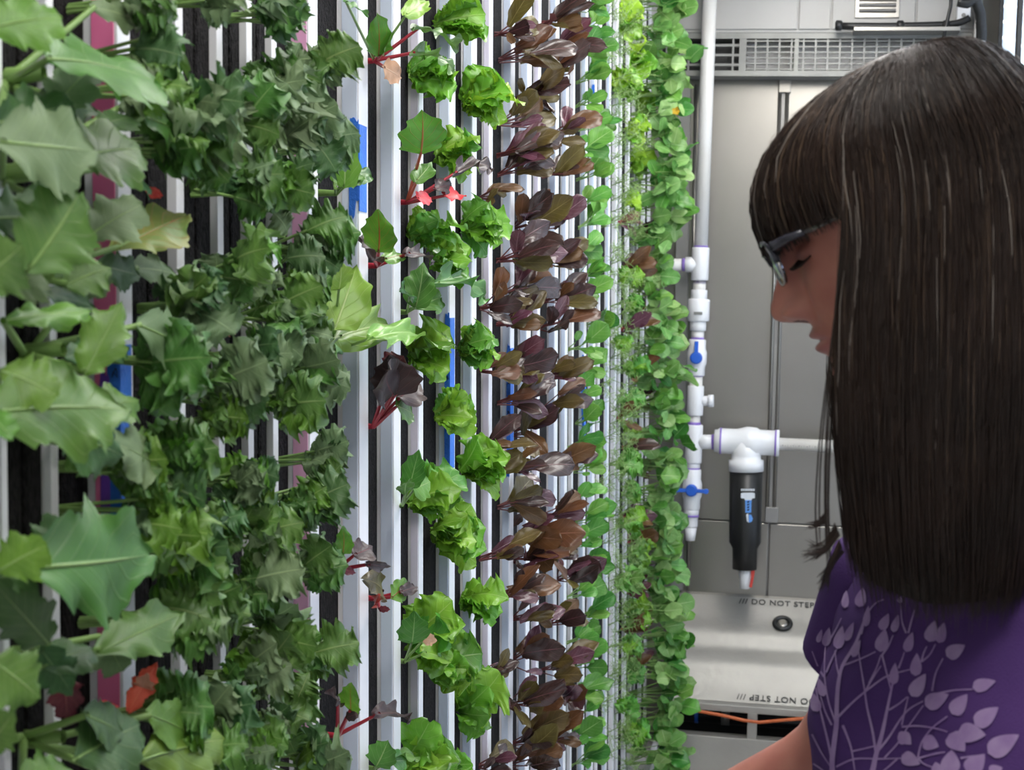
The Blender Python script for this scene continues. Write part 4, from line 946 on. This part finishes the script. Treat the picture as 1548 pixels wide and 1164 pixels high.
HEAD = [ # height: front, back, half width
 (.115, .004, .030, .004), (.112, .018, .052, .026), (.103, .038, .068, .044), (.09, .056, .080, .057), (.07, .074, .092, .067), (.05, .085, .097, .073), (.035, .0905, .098, .0745), (.02, .089, .097, .0745),
 (.005, .0855, .096, .0735), (-.01, .0845, .093, .072), (-.025, .0855, .088, .070), (-.04, .0865, .080, .067), (-.055, .0868, .070, .063), (-.07, .0855, .060, .058), (-.082, .082, .054, .053), (-.095, .080, .050, .046), (-.107, .074, .050, .037), (-.114, .058, .052, .034), (-.12, .030, .056, .045), (-.135, .022, .062, .050), (-.17, .016, .070, .053), (-.20, .012, .076, .056)]
def gs(x, s): return math.exp(-(x / s) ** 2)
NOSE = [(.03, 0), (.018, .005), (.008, .0085), (-.004, .0130), (-.016, .0190), (-.026, .0242), (-.033, .0278), (-.038, .0288), (-.0425, .0278), (-.0465, .0235), (-.0495, .0160), (-.052, .0085), (-.0545, .003), (-.058, 0)]
NSIG = [(.03, .009), (.005, .0085), (-.015, .010), (-.035, .0125), (-.045, .013), (-.055, .012)]
def face_pt(h, phi):
    f = interp(HEAD, h, 1); bk = interp(HEAD, h, 2); wd = interp(HEAD, h, 3)
    c, s = math.cos(phi), math.sin(phi)
    e = 2.25
    ax = f if c > 0 else bk
    r = (abs(c / ax) ** e + abs(s / wd) ** e) ** (-1 / e)
    x, y = r * c, r * s; dz = 0.0
    if c > 0:
        ay = abs(y)
        if -.058 < h < .031: x += interp(NOSE, h) * gs(y, interp(NSIG, h))
        x += .0125 * gs(ay - .0155, .0065) * gs(h + .0415, .0075)                       # wings of the nose
        x -= .004 * gs(ay - .022, .004) * gs(h + .040, .010)                            # crease beside the wing
        x -= .011 * gs(ay - .031, .014) * gs(h - .006, .011)                            # eye sockets
        x += .0075 * gs(ay - .031, .012) * gs(h - .001, .0075)                          # lids over the eyeballs
        x += .003 * gs(h - .024, .008) * gs(ay - .025, .022)                            # brow ridge
        x += .0068 * gs(y, .019) * gs(h + .0635, .0052) + .0072 * gs(y, .017) * gs(h + .0755, .0058)   # lips
        x -= .004 * gs(y, .022) * gs(h + .0695, .0020)                                  # mouth line
        x -= .0016 * gs(y, .004) * gs(h + .057, .004)                                   # philtrum
        x += .006 * gs(y, .016) * gs(h + .099, .010)                                    # chin
        x += .004 * gs(ay - .042, .018) * gs(h + .030, .018)                            # cheeks
    return x, y, h + dz
# non-uniform heights, fine around nose and mouth
hs_ = []
h = .115
while h > -.20:
    hs_.append(h); h -= .0011 if -.082 < h < .03 else .003
NPH = 150
phis = []
for k in range(NPH):
    t = k / NPH * 2 - 1           # denser at the front
    phis.append(math.pi * (0.42 * t + 0.58 * t ** 3))
body = MB(); rows = []
for h in hs_: rows.append([hw_(*face_pt(h, p)) for p in phis])
body.grid(rows, closed=True)
nface_head = len(body.f)
body.f.append(tuple(range(NPH))); body.sm.append(True)
lipidx = set(); noseidx = set()
for fi in range(nface_head):
    i, k = divmod(fi, NPH); h, p = hs_[i], phis[k]; x, y, _ = face_pt(h, p)
    if x > .07 and abs(y) < .025 * (1 - ((h + .0695) / .013) ** 2) and -.0815 < h < -.0585 and not (-.0605 < h and abs(y) < .002): lipidx.add(fi)
    if x > .085 and gs(abs(y) - .0075, .0042) * gs(h + .0505, .0028) > .45: noseidx.add(fi)
# neck to torso (hidden under hair and shirt), limbs
TOR_ANG = math.radians(40)                                         # chest turned between the towers and the camera
TFr = Vector((-math.cos(TOR_ANG), -math.sin(TOR_ANG), 0)); TRt = Vector((-math.sin(TOR_ANG), math.cos(TOR_ANG), 0))
TC = Vector((.192, 1.30, -.055))
TORSO = [ # z, half width, front depth, back depth, forward shift
 (1.475, .055, .050, .055, .010), (1.445, .066, .054, .062, .004), (1.425, .098, .062, .075, .0), (1.405, .130, .074, .085, -.002), (1.38, .154, .086, .092, -.002), (1.34, .170, .100, .098, 0), (1.30, .174, .114, .100, 0), (1.26, .174, .124, .098, 0), (1.22, .175, .124, .096, 0), (1.17, .172, .119, .094, 0), (1.10, .172, .116, .092, 0), (1.03, .168, .112, .094, 0), (.96, .162, .104, .098, 0), (.90, .176, .104, .108, 0), (.84, .180, .100, .110, 0), (.79, .172, .090, .100, 0)]
def torso_pt(z, a_, grow=0.0):
    w_ = interp(TORSO, z, 1) + grow; fd = interp(TORSO, z, 2) + grow; bd = interp(TORSO, z, 3) + grow; sh = interp(TORSO, z, 4)
    c, s = math.cos(a_), math.sin(a_); e = 2.35
    ax = fd if c > 0 else bd
    r = (abs(c / ax) ** e + abs(s / w_) ** e) ** (-1 / e)
    x, y = r * c, r * s
    if c > 0:
        for sgn in (-1, 1): x += .017 * gs(y - sgn * .078, .060) * gs(z - 1.255, .070)
        x -= .006 * gs(y, .02) * gs(z - 1.25, .06)
    return TC + TFr * (x + sh) + TRt * y + Vector((0, 0, z))
body.grid([[torso_pt(z, 2 * math.pi * k / 40) for k in range(40)] for z in [lerp(1.475, .80, i / 40) for i in range(41)]], closed=True)
def limb(pts, rads, n=16):
    P_, R_ = [], []
    for i in range(len(pts) - 1):
        for t in (0, .25, .5, .75): P_.append(Vector(pts[i]).lerp(Vector(pts[i + 1]), t)); R_.append(lerp(rads[i], rads[i + 1], t))
    P_.append(Vector(pts[-1])); R_.append(rads[-1])
    for _ in range(2):      # soften the joints
        P_ = [P_[0]] + [(P_[i - 1] + P_[i] * 2 + P_[i + 1]) / 4 for i in range(1, len(P_) - 1)] + [P_[-1]]
        R_ = [R_[0]] + [(R_[i - 1] + R_[i] * 2 + R_[i + 1]) / 4 for i in range(1, len(R_) - 1)] + [R_[-1]]
    body.tube(P_, R_, n); return P_, R_
def hand(wrist, dirv, palm_n, side, curl):
    d = dirv.normalized(); n = (palm_n - d * palm_n.dot(d)).normalized(); s = d.cross(n) * side
    rows = []
    for t, w_, th in ((0, .024, .018), (.02, .029, .017), (.05, .038, .0145), (.08, .041, .0125), (.092, .038, .010)):
        rows.append([wrist + d * t + s * (w_ * math.cos(a_)) + n * (th * math.sin(a_)) for a_ in [2 * math.pi * k / 16 for k in range(16)]])
    body.grid(rows, closed=True); b = len(body.v); body.f.append(tuple(range(b - 16, b))); body.sm.append(False)
    for i, (off, ln) in enumerate(((-.029, .066), (-.010, .076), (.010, .071), (.028, .056))):
        p = wrist + d * .084 + s * off; pts = [p]; a_ = .15
        for f_ in (.45, .32, .23):
            p = p + (d * math.cos(a_) + n * math.sin(a_)) * ln * f_; pts.append(p); a_ += curl
        body.tube(pts, [.0088, .0085, .0075, .0055], 10)
    p = wrist + d * .025 - s * .026; q = p + (d * .6 - s * .7 + n * .35).normalized() * .038; q2 = q + (d * .9 - s * .1 + n * .45).normalized() * .032; q3 = q2 + (d * .95 + n * .4 + s * .1).normalized() * .022
    body.tube([p, q, q2, q3], [.013, .0105, .0095, .006], 10)
SHR = TC + TRt * .150 + Vector((0, 0, 1.355)); SHL = TC - TRt * .160 + Vector((0, 0, 1.36))
ELR = onY(1262, 1150, 1.47); WRR = onY(905, 1335, 1.50)
limb([SHR.lerp(ELR, .12), SHR.lerp(ELR, .5) + Vector((.01, .012, 0)), ELR, ELR.lerp(WRR, .4), WRR], [.044, .045, .039, .038, .025])
hand(WRR, WRR - ELR, Vector((.15, .1, -1)), 1, .45)
ELL = SHL + Vector((.03, -.03, -.30)); WRL = ELL + Vector((-.13, .06, -.21))
limb([SHL.lerp(ELL, .12), SHL.lerp(ELL, .5), ELL, ELL.lerp(WRL, .4), WRL], [.044, .045, .039, .037, .025])
hand(WRL, WRL - ELL, Vector((.5, .7, .2)), -1, .35)
HIPW = .085
feet = []
for sg in (-1, 1):
    hip = TC + TRt * (sg * HIPW) + Vector((0, 0, .84)); kn = hip + TFr * .02 + TRt * sg * .01 + Vector((0, 0, -.38)); an = hip + TRt * sg * .015 - TFr * .02; an.z = .08
    limb([hip, kn, kn.lerp(an, .35), an], [.085, .058, .055, .036]); feet.append(an)
pm = body.mesh('person', 'skin'); pm.materials.append(MATS['lips']); pm.materials.append(MATS['nostril'])
for i in lipidx: pm.polygons[i].material_index = 1
for i in noseidx: pm.polygons[i].material_index = 2
person = bpy.data.objects.new('person', pm); COL.objects.link(person)
tag(person, 'person with long brown hair in a purple tree print shirt looking down at the towers', 'person')
def pchild(mb, name, m, parent=None):
    o = mb.build(name, m); o.parent = parent or person; return o
# eyes, brows, lashes
for sg in (1, -1):
    c = hw_(.0615, .031 * sg, .001); mb = MB()
    mb.grid([[c + HF * (.0118 * math.sin(a_)) * math.cos(b_) + HL * (.0118 * math.sin(a_)) * math.sin(b_) + HU * (.0118 * math.cos(a_)) for b_ in [2 * math.pi * k / 16 for k in range(16)]] for a_ in [math.pi * i / 10 for i in range(11)]], closed=True)
    ey = pchild(mb, 'eye', 'eye_white')
    mb = MB(); n = 14
    for i in range(n):
        t = i / (n - 1); y = (.021 + .024 * t) * sg
        x = face_pt(-.006, math.atan2(y, .078))[0]
        p = hw_(x + .0005, y, -.0058 - .002 * math.sin(math.pi * t)); mb.tube([p, p + HF * .006 - HU * .0035 + HL * (.002 * sg * t), p + HF * .0095 - HU * .0045 + HL * (.004 * sg * t)], [.0008, .0006, .0002], 4)
    ls = pchild(mb, 'eyelashes', 'brow_hair'); ls['kind'] = 'stuff'
    mb = MB()
    for i in range(26):
        t = i / 25; y = (.014 + .036 * t) * sg; hh = .024 + .005 * math.sin(math.pi * min(1, t * 1.25)) + rnd.uniform(-.001, .001)
        ph_ = math.atan2(y, .088); x = face_pt(hh, ph_)
        p = hw_(x[0] + .0008, x[1], hh); mb.tube([p, p + HL * (.006 * sg) + HU * .0015], [.0009, .0003], 4)
    br = pchild(mb, 'eyebrow', 'brow_hair'); br['kind'] = 'stuff'
# ---------------------------------------------------------------- eyeglasses
gl_ = thing('eyeglasses', hw_(.104, 0, .004), 'half rim eyeglasses with dark brow bar and thin temples on the person', 'glasses')
for sg in (1, -1):
    pts = []; n = 28
    for k in range(n):
        a_ = 2 * math.pi * k / n; yy_ = .033 + .025 * math.copysign(abs(math.cos(a_)) ** .8, math.cos(a_)); hh = -.003 + .0175 * math.copysign(abs(math.sin(a_)) ** .8, math.sin(a_))
        xx = .1030 - 2.2 * (yy_ - .008) ** 2 - .30 * -(hh + .003) * .5
        pts.append(hw_(xx, yy_ * sg, hh))
    ln = MB().slab(pts, -HF * .002)
    lo = part_at(gl_, ln.build('lens', 'lens_glass'))
    rim = MB(); top = [p + HF * .0003 for p, k in zip(pts, range(n)) if k <= n // 2]
    rim.tube(top, .0017, 8); part_at(gl_, rim.build('brow_bar', 'frame_dark'))
    rim = MB(); rim.tube([p + HF * .0002 for p, k in zip(pts, range(n)) if k >= n // 2] + [pts[0]], .0010, 6); part_at(gl_, rim.build('lower_rim', 'frame_metal'))
    e0 = hw_(.0955, .0585 * sg, .009)
    hin = MB().tube([e0 + HF * .004, e0, hw_(.086, .066 * sg, .011), hw_(.074, .0735 * sg, .011)], [.0038, .0042, .0036, .0026], 8)
    part_at(gl_, hin.build('hinge', 'frame_dark'))
    tm = MB().tube([hw_(.074, .071 * sg, .011), hw_(.050, .0775 * sg, .013), hw_(0, .080 * sg, .014), hw_(-.02, .080 * sg, .006), hw_(-.03, .079 * sg, -.012)], [.0022, .0016, .0016, .0022, .0022], 8)
    part_at(gl_, tm.build('temple', 'frame_metal'))
    pad = hw_(.0975, .0105 * sg, -.004)
    part_at(gl_, MB().tube([pad + HU * .005, pad, pad - HU * .005 - HF * .001], [.0012, .0024, .0012], 8).build('nose_pad', 'lens_glass'))
part_at(gl_, MB().tube([hw_(.1042, .0095, .004), hw_(.107, 0, .006), hw_(.1042, -.0095, .004)], .0016, 8).build('bridge', 'frame_metal'))
# ---------------------------------------------------------------- hair
HX0, HH0, HA, HB, HCz = -.012, .022, .119, .096, .099
SIDE = math.radians(67)
zend_tab = [(SIDE, 848), (math.radians(75), 880), (math.radians(95), 906), (math.radians(125), 900), (math.radians(180), 840), (math.radians(300), 850)]
def z_of_row(py): return onY(1400, py, HY - .06).z
def hair_path(phi, th0, inset, r_=random, n=9, extra=0.0, wave=0.0):
    """one lock: over the skull from near the crown, then hanging straight (sides/back) or cut at the brow (fringe)"""
    fr = abs(phi) < SIDE
    pts = []
    th1 = math.radians(92) if not fr else math.radians(lerp(98, 92, abs(phi) / SIDE))
    k = 1 - inset
    c, s = math.cos(phi), math.sin(phi); ex = 2 / 2.25
    cc_ = math.copysign(abs(c) ** ex, c); ss = math.copysign(abs(s) ** ex, s)
    for i in range(n + 1):
        th = lerp(th0, th1, i / n)
        st = math.sin(th) ** .94 if th > 0 else 0
        ct = math.copysign(abs(math.cos(th)) ** .94, math.cos(th))
        # crown sits towards the back of the head
        cx = HX0 - .030 * max(0, ct) ** 3
        pts.append(hw_(cx + HA * k * st * cc_, HB * k * st * ss, HH0 + HCz * (1 - inset * .8) * ct))
    if fr: return pts
    P = pts[-1]; row = interp(zend_tab, abs(phi)); zend = z_of_row(row) + extra
    m = 10; dz = P.z - zend
    axis = Vector((HC.x + .055, HC.y, 0))
    outw = Vector((P.x - axis.x, P.y - axis.y, 0)); outw.normalize()
    for i in range(1, m + 1):
        t = i / m; q = P.copy(); q.z = P.z - dz * t
        q += outw * (.010 * math.sin(math.pi * min(t * 1.1, 1)) - .040 * max(0, t - .78) ** 1.3 * 2.2)
        q.x += .004 * t + wave * math.sin(t * 5 + phi * 3); q.y += wave * .7 * math.cos(t * 4 + phi * 5)
        pts.append(q)
    for _ in range(4): pts = [pts[0]] + [(pts[i - 1] + pts[i] * 2 + pts[i + 1]) / 4 for i in range(1, len(pts) - 1)] + [pts[-1]]
    return pts
hb = MB()
nb = 46
hb.grid([hair_path(lerp(SIDE, 2 * math.pi - SIDE, k / nb), .03, .045) for k in range(nb + 1)])
hb.grid([hair_path(lerp(-SIDE - .04, SIDE + .04, k / 24), .03, .045)[:10] if abs(lerp(-SIDE - .04, SIDE + .04, k / 24)) < SIDE else hair_path(math.copysign(SIDE - .001, lerp(-1, 1, k / 24)), .03, .045) for k in range(25)])
hb.grid([hair_path(lerp(SIDE + .1, 2 * math.pi - SIDE - .1, k / nb), .03, .20) for k in range(nb + 1)])
hair = pchild(hb, 'hair', 'hair_base'); hair['label'] = 'long straight brown hair with a fringe'
hr = random.Random(3)
def strands(n, rad, m, name, inset=(-.012, .05), grey=False):
    mb = MB()
    for i in range(n):
        u_ = hr.random()
        if u_ < .26: phi = hr.uniform(-SIDE, SIDE)
        elif u_ < .80: phi = hr.uniform(SIDE, math.radians(165))
        else: phi = hr.uniform(math.radians(165), 2 * math.pi - SIDE)
        if phi > math.pi: phi -= 2 * math.pi
        if phi < -math.pi + .001: phi = -math.pi + .001
        th0 = abs(hr.gauss(0, .5)) + .02
        if th0 > 1.25: th0 = .4
        p = hair_path(phi, th0, hr.uniform(*inset), n=7, extra=hr.uniform(-.012, .035) * (1 if hr.random() < .8 else 2), wave=hr.uniform(-.0035, .0035) * (2 if grey else 1))
        ph1 = hr.uniform(-.05, .05); a1 = hr.uniform(0, .0013); f1 = hr.uniform(2, 6); f2 = hr.uniform(0, 6)
        p = [q + HL * (a1 * math.sin(f1 * j / 3 + f2)) + HF * (a1 * math.cos(f1 * j / 3 + f2)) for j, q in enumerate(p)]
        if abs(phi) < SIDE:
            q = p[-1]; e = hr.uniform(-.006, .007); p.append(q - HU * (.004 + e) - HF * .002)
        if rad < .00036:      # lighter hairs surface only for part of their length
            a0 = hr.randrange(0, max(1, len(p) - 7)); p = p[a0:a0 + hr.randrange(4, 9)]
        r_ = rad * hr.uniform(.7, 1.3)
        mb.tube(p, [r_ * .6] + [r_] * (len(p) - 2) + [r_ * .25], 3, caps=False)
    o = pchild(mb, name, m, hair); o['kind'] = 'stuff'; return o
strands(6500, .00040, 'hair_brown', 'hair_strands')
strands(700, .00033, 'hair_light', 'light_strands', (-.014, .02))
strands(70, .00026, 'hair_grey', 'grey_strands', (-.028, .0), True)
# loose wisps: thin locks beside the face, flicked ends, fly-aways on the crown
mb = MB()
def wisp(pix, Y, r=.0006):
    pts = [onY(px, py, Y) for px, py in pix]; out = [pts[0]]
    for i in range(len(pts) - 1):
        a_, b_ = pts[i], pts[i + 1]; out += [a_.lerp(b_, .5), b_]
    for _ in range(2): out = [out[0]] + [(out[i - 1] + out[i] * 2 + out[i + 1]) / 4 for i in range(1, len(out) - 1)] + [out[-1]]
    mb.tube(out, [r] * (len(out) - 1) + [r * .3], 4, caps=False)
for k in range(9):
    j = k * 1.8 + hr.uniform(-.8, .8)
    wisp([(1272 + j, 360), (1262 + j, 450), (1254 + j * .8, 550), (1247 + j * .7, 650), (1244 + j * .5, 760), (1250 + j * .5, 865)], HY - .10 + .003 * k, .0003)
wisp([(1270, 400), (1254, 545), (1240, 640), (1233, 740), (1232, 800), (1238, 840)], HY - .10); wisp([(1268, 420), (1254, 560), (1242, 660), (1237, 760), (1240, 835)], HY - .098)
for k in range(46):
    t = hr.random(); wisp([(1262 + 8 * t, 790 + 20 * t), (1252, 818 + 16 * t + hr.uniform(-4, 4)), (1238 + hr.uniform(-6, 6), 828 + 12 * t + hr.uniform(-5, 5)), (1209 + 26 * hr.random(), 822 + 26 * t + hr.uniform(-9, 9))], HY - .075 + hr.uniform(-.03, .03), .00034)
for k in range(46):
    t = hr.random(); wisp([(1268 + 8 * t, 815 + 20 * t), (1258 + 4 * t, 842 + 8 * t), (1246 + 10 * t, 862 + hr.uniform(-6, 6)), (1234 + 20 * hr.random(), 886 + hr.uniform(-18, 10))], HY - .075 + hr.uniform(-.03, .03), .00034)
for k in range(20):
    wisp([(1250, 770 + k), (1240, 785 + k * .6), (1222 + hr.uniform(-6, 8), 794 + hr.uniform(-6, 8))], HY - .08, .00035)
for k in range(34):
    x0 = hr.uniform(1270, 1540); y0_ = interp([(1270, 118), (1330, 84), (1400, 74), (1460, 92), (1540, 160)], x0) + 8
    dx = hr.uniform(-45, 55); wisp([(x0, y0_), (x0 + dx * .4, y0_ - hr.uniform(6, 20)), (x0 + dx, y0_ + hr.uniform(-8, 22))], HY + hr.uniform(-.02, .03), .00025)
o = pchild(mb, 'loose_wisps', 'hair_brown', hair); o['kind'] = 'stuff'
# ---------------------------------------------------------------- shirt
sh = MB(); zs = [lerp(1.452, .90, i / 90) for i in range(91)]; na = 120
def shirt_pt(z, a_):
    g_ = .010 + .012 * max(0, (1.18 - z) / .25)
    p = torso_pt(z, a_, g_)
    d = (p - (TC + Vector((0, 0, z)))); d.z = 0; d.normalize()
    t = a_ * 2.0
    fo = .0035 * math.sin(9 * z * 6.28 / 1.0 + 3.2 * math.sin(a_ * 1.5) + a_ * 2) * max(0, min(1, (1.36 - z) / .1)) + .004 * noise.noise(Vector((math.cos(a_) * 1.6, math.sin(a_) * 1.6, z * 9)))
    # diagonal pull folds under the left arm
    fo += .006 * math.sin(34 * (z + .16 * math.sin(a_) * 1.0)) * gs(a_ - 5.3, .55) * gs(z - 1.22, .10)
    return p + d * fo
rows = [[shirt_pt(z, 2 * math.pi * k / na) for k in range(na)] for z in zs]
sh.grid(rows, closed=True)
def sleeve(S, E, frac, r0_, r1_):
    d = (E - S); rows_ = []
    ax = d.normalized(); e1 = ax.orthogonal().normalized(); e2 = ax.cross(e1)
    for i in range(9):
        t = i / 8; c = S + d * (frac * t) - ax * .055 * (1 - t); r = lerp(r0_, r1_, t) * (math.sin(min(1, (t + .02) / .28) * math.pi / 2))
        rows_.append([c + e1 * (r * math.cos(q)) + e2 * (r * math.sin(q)) for q in [2 * math.pi * k / 28 for k in range(28)]])
    sh.grid(rows_, closed=True)
sleeve(SHR, ELR, .42, .066, .062); sleeve(SHL, ELL, .5, .066, .064)
shirt = pchild(sh, 'shirt', 'shirt'); shirt['label'] = 'purple short sleeved shirt'
# tree print laid on the cloth (outline points found on the cloth surface by looking along the pixel's direction)
bvh = BVHTree.FromPolygons([Vector(v) for v in sh.v], sh.f)
def on_shirt(zx, zy, lift=.0012):
    px, py = 1180 + zx / 3.033, 780 + zy / 3.033
    d = ray(px, py).normalized(); hit, nrm, _, _ = bvh.ray_cast(CAM, d)
    if hit is None: return None
    return hit + (nrm if nrm.dot(d) < 0 else -nrm) * lift, nrm
BR = [((245, 1200), (240, 1120), (262, 960), (262, 880), (268, 780), (285, 690), (350, 590), (375, 520), (400, 450), (440, 400), (480, 385)),
      ((262, 960), (225, 860), (205, 740), (210, 600)), ((240, 1110), (215, 1000), (185, 880), (150, 700)), ((215, 720), (240, 660), (262, 615)),
      ((275, 740), (262, 690), (255, 620)), ((262, 930), (300, 890), (340, 850), (400, 800), (480, 740), (540, 720), (600, 705)), ((290, 690), (380, 655), (440, 625)),
      ((290, 960), (330, 1060), (350, 1200)), ((330, 1080), (380, 1070), (440, 1055)), ((260, 1150), (340, 1110), (470, 1115), (560, 1112)),
      ((420, 1200), (440, 1100), (470, 1000), (490, 900), (515, 780), (525, 740)), ((440, 1080), (425, 980), (400, 880), (390, 800), (370, 680), (360, 600)),
      ((410, 770), (445, 700), (465, 640)), ((440, 1090), (500, 1020), (560, 920), (600, 880), (660, 850)), ((500, 890), (550, 860), (585, 830)), ((560, 960), (580, 870), (590, 830)),
      ((560, 968), (640, 962), (720, 975), (770, 990)), ((480, 1110), (540, 1050), (580, 980), (660, 870)), ((635, 1110), (650, 1040), (700, 970), (770, 920)), ((700, 805), (715, 720), (750, 655)),
      ((650, 670), (690, 640), (715, 590)), ((650, 670), (660, 630), (675, 600)), ((730, 815), (800, 800), (885, 797)), ((640, 1112), (720, 1090), (760, 1085)), ((540, 1115), (500, 1150), (460, 1180)),
      ((205, 740), (175, 690), (150, 620)), ((212, 600), (250, 540), (285, 470)), ((375, 545), (395, 460), (410, 430)), ((470, 640), (500, 600), (520, 550)), ((545, 700), (565, 650), (572, 625)),
      ((580, 540), (560, 490), (555, 400)), ((590, 540), (605, 480), (620, 430)), ((850, 980), (885, 970), (890, 960)), ((830, 1112), (940, 1095)), ((150, 1000), (190, 1080), (235, 1150)), ((240, 960), (210, 900), (190, 830)),
      ((470, 640), (500, 760), (510, 800)), ((130, 1120), (180, 1150), (230, 1190)), ((395, 800), (430, 740), (465, 690)), ((635, 1112), (660, 1140), (720, 1160))]
LV = [((300, 425), (306, 340), 34), ((365, 420), (385, 330), 52), ((395, 510), (408, 415), 34), ((465, 525), (500, 450), 46), ((520, 535), (545, 455), 36), ((460, 625), (485, 520), 62), ((580, 625), (610, 535), 46), ((685, 580), (712, 482), 62), ((730, 585), (755, 490), 52),
      ((335, 650), (372, 570), 34), ((265, 612), (290, 505), 50), ((305, 575), (340, 490), 36), ((210, 598), (228, 510), 42), ((175, 580), (195, 520), 24), ((520, 775), (530, 675), 44), ((622, 735), (630, 630), 54), ((605, 828), (670, 725), 70), ((765, 645), (850, 595), 68), ((885, 790), (990, 758), 62),
      ((668, 870), (775, 820), 78), ((790, 910), (860, 820), 74), ((895, 960), (1002, 880), 82), ((955, 1090), (1095, 1005), 96), ((780, 1000), (850, 1080), 90), ((820, 990), (945, 1005), 90), ((555, 1000), (605, 1050), 60), ((540, 1020), (604, 1018), 62), ((660, 1030), (730, 1060), 74), ((560, 1100), (645, 1140), 66), ((780, 1180), (790, 1075), 90), ((860, 1180), (940, 1095), 90),
      ((135, 760), (130, 680), 26), ((205, 830), (178, 745), 40), ((175, 900), (155, 815), 50), ((548, 400), (556, 372), 26), ((730, 1190), (715, 1130), 60), ((960, 1180), (1020, 1155), 60)]
pr = MB()
def ribbon(path, w0, w1):
    pts = []
    for i in range(len(path) - 1):
        n = 4
        for t in range(n): pts.append(Vector(path[i]).lerp(Vector(path[i + 1]), t / n))
    pts.append(Vector(path[-1]))
    for _ in range(2): pts = [pts[0]] + [(pts[i - 1] + pts[i] * 2 + pts[i + 1]) / 4 for i in range(1, len(pts) - 1)] + [pts[-1]]
    L, Rr = [], []
    for i, p in enumerate(pts):
        d = (pts[min(i + 1, len(pts) - 1)] - pts[max(i - 1, 0)]).normalized(); nn = Vector((-d.y, d.x)); w_ = lerp(w0, w1, i / (len(pts) - 1))
        a_, b_ = on_shirt(*(p + nn * w_)), on_shirt(*(p - nn * w_))
        if a_ is None or b_ is None or (a_[0] - b_[0]).length > .03:
            if len(L) > 1: pr.grid([L, Rr])
            L, Rr = [], []; continue
        L.append(a_[0]); Rr.append(b_[0])
    if len(L) > 1: pr.grid([L, Rr])
for i, b_ in enumerate(BR):
    big = i in (0, 10); ribbon([Vector(q) for q in b_], 13 if big else (6 if i in (2, 5, 7, 11, 13) else 4.5), 2.6)
branches = pchild(pr, 'tree_print', 'shirt_print', shirt); branches['label'] = 'pale lilac tree branches printed on the shirt'; branches['kind'] = 'stuff'
for (b_, t_, w_) in LV:
    B_, T_ = Vector(b_), Vector(t_); d = (T_ - B_); Lg = d.length; d.normalize(); nn = Vector((-d.y, d.x)); pr = MB(); L, Mid, Rr = [], [], []
    ok = True
    for i in range(11):
        t = i / 10; hw2 = w_ / 2 * (math.sin(math.pi * min(1, t ** .62)) ** .8 if 0 < t < 1 else .02)
        c = B_ + d * Lg * t
        tri_ = [on_shirt(*(c + nn * hw2)), on_shirt(*c), on_shirt(*(c - nn * hw2))]
        if any(q is None for q in tri_): ok = False; break
        L.append(tri_[0][0]); Mid.append(tri_[1][0]); Rr.append(tri_[2][0])
    if ok:
        pr.grid([L, Mid, Rr]); pchild(pr, 'printed_leaf', 'shirt_print', shirt)
# trousers and shoes below the frame
tr = MB()
tr.grid([[torso_pt(z, 2 * math.pi * k / 40, .012) for k in range(40)] for z in [lerp(1.0, .80, i / 8) for i in range(9)]], closed=True)
for sg, an in zip((-1, 1), feet):
    hip = TC + TRt * (sg * HIPW) + Vector((0, 0, .86)); kn = hip + TFr * .02 + TRt * sg * .01 + Vector((0, 0, -.40))
    tr.tube([hip, hip.lerp(kn, .5), kn, kn.lerp(an, .5), an + Vector((0, 0, .01))], [.098, .090, .075, .070, .066], 20)
trousers = pchild(tr, 'trousers', 'trousers')
for an in feet:
    s_ = MB(); rows = []
    for (t, w_, hgt) in ((-.07, .02, .05), (-.06, .036, .085), (0, .040, .095), (.07, .044, .065), (.13, .042, .045), (.17, .026, .03), (.18, .008, .015)):
        c = Vector((an.x, an.y, 0)) + TFr * t
        rows.append([c + TRt * (w_ * math.cos(q)) + Vector((0, 0, max(0.001, hgt * .5 + hgt * .5 * math.sin(q)))) for q in [2 * math.pi * k / 18 for k in range(18)]])
    s_.grid(rows, closed=True); pchild(s_, 'shoe', 'shoe')
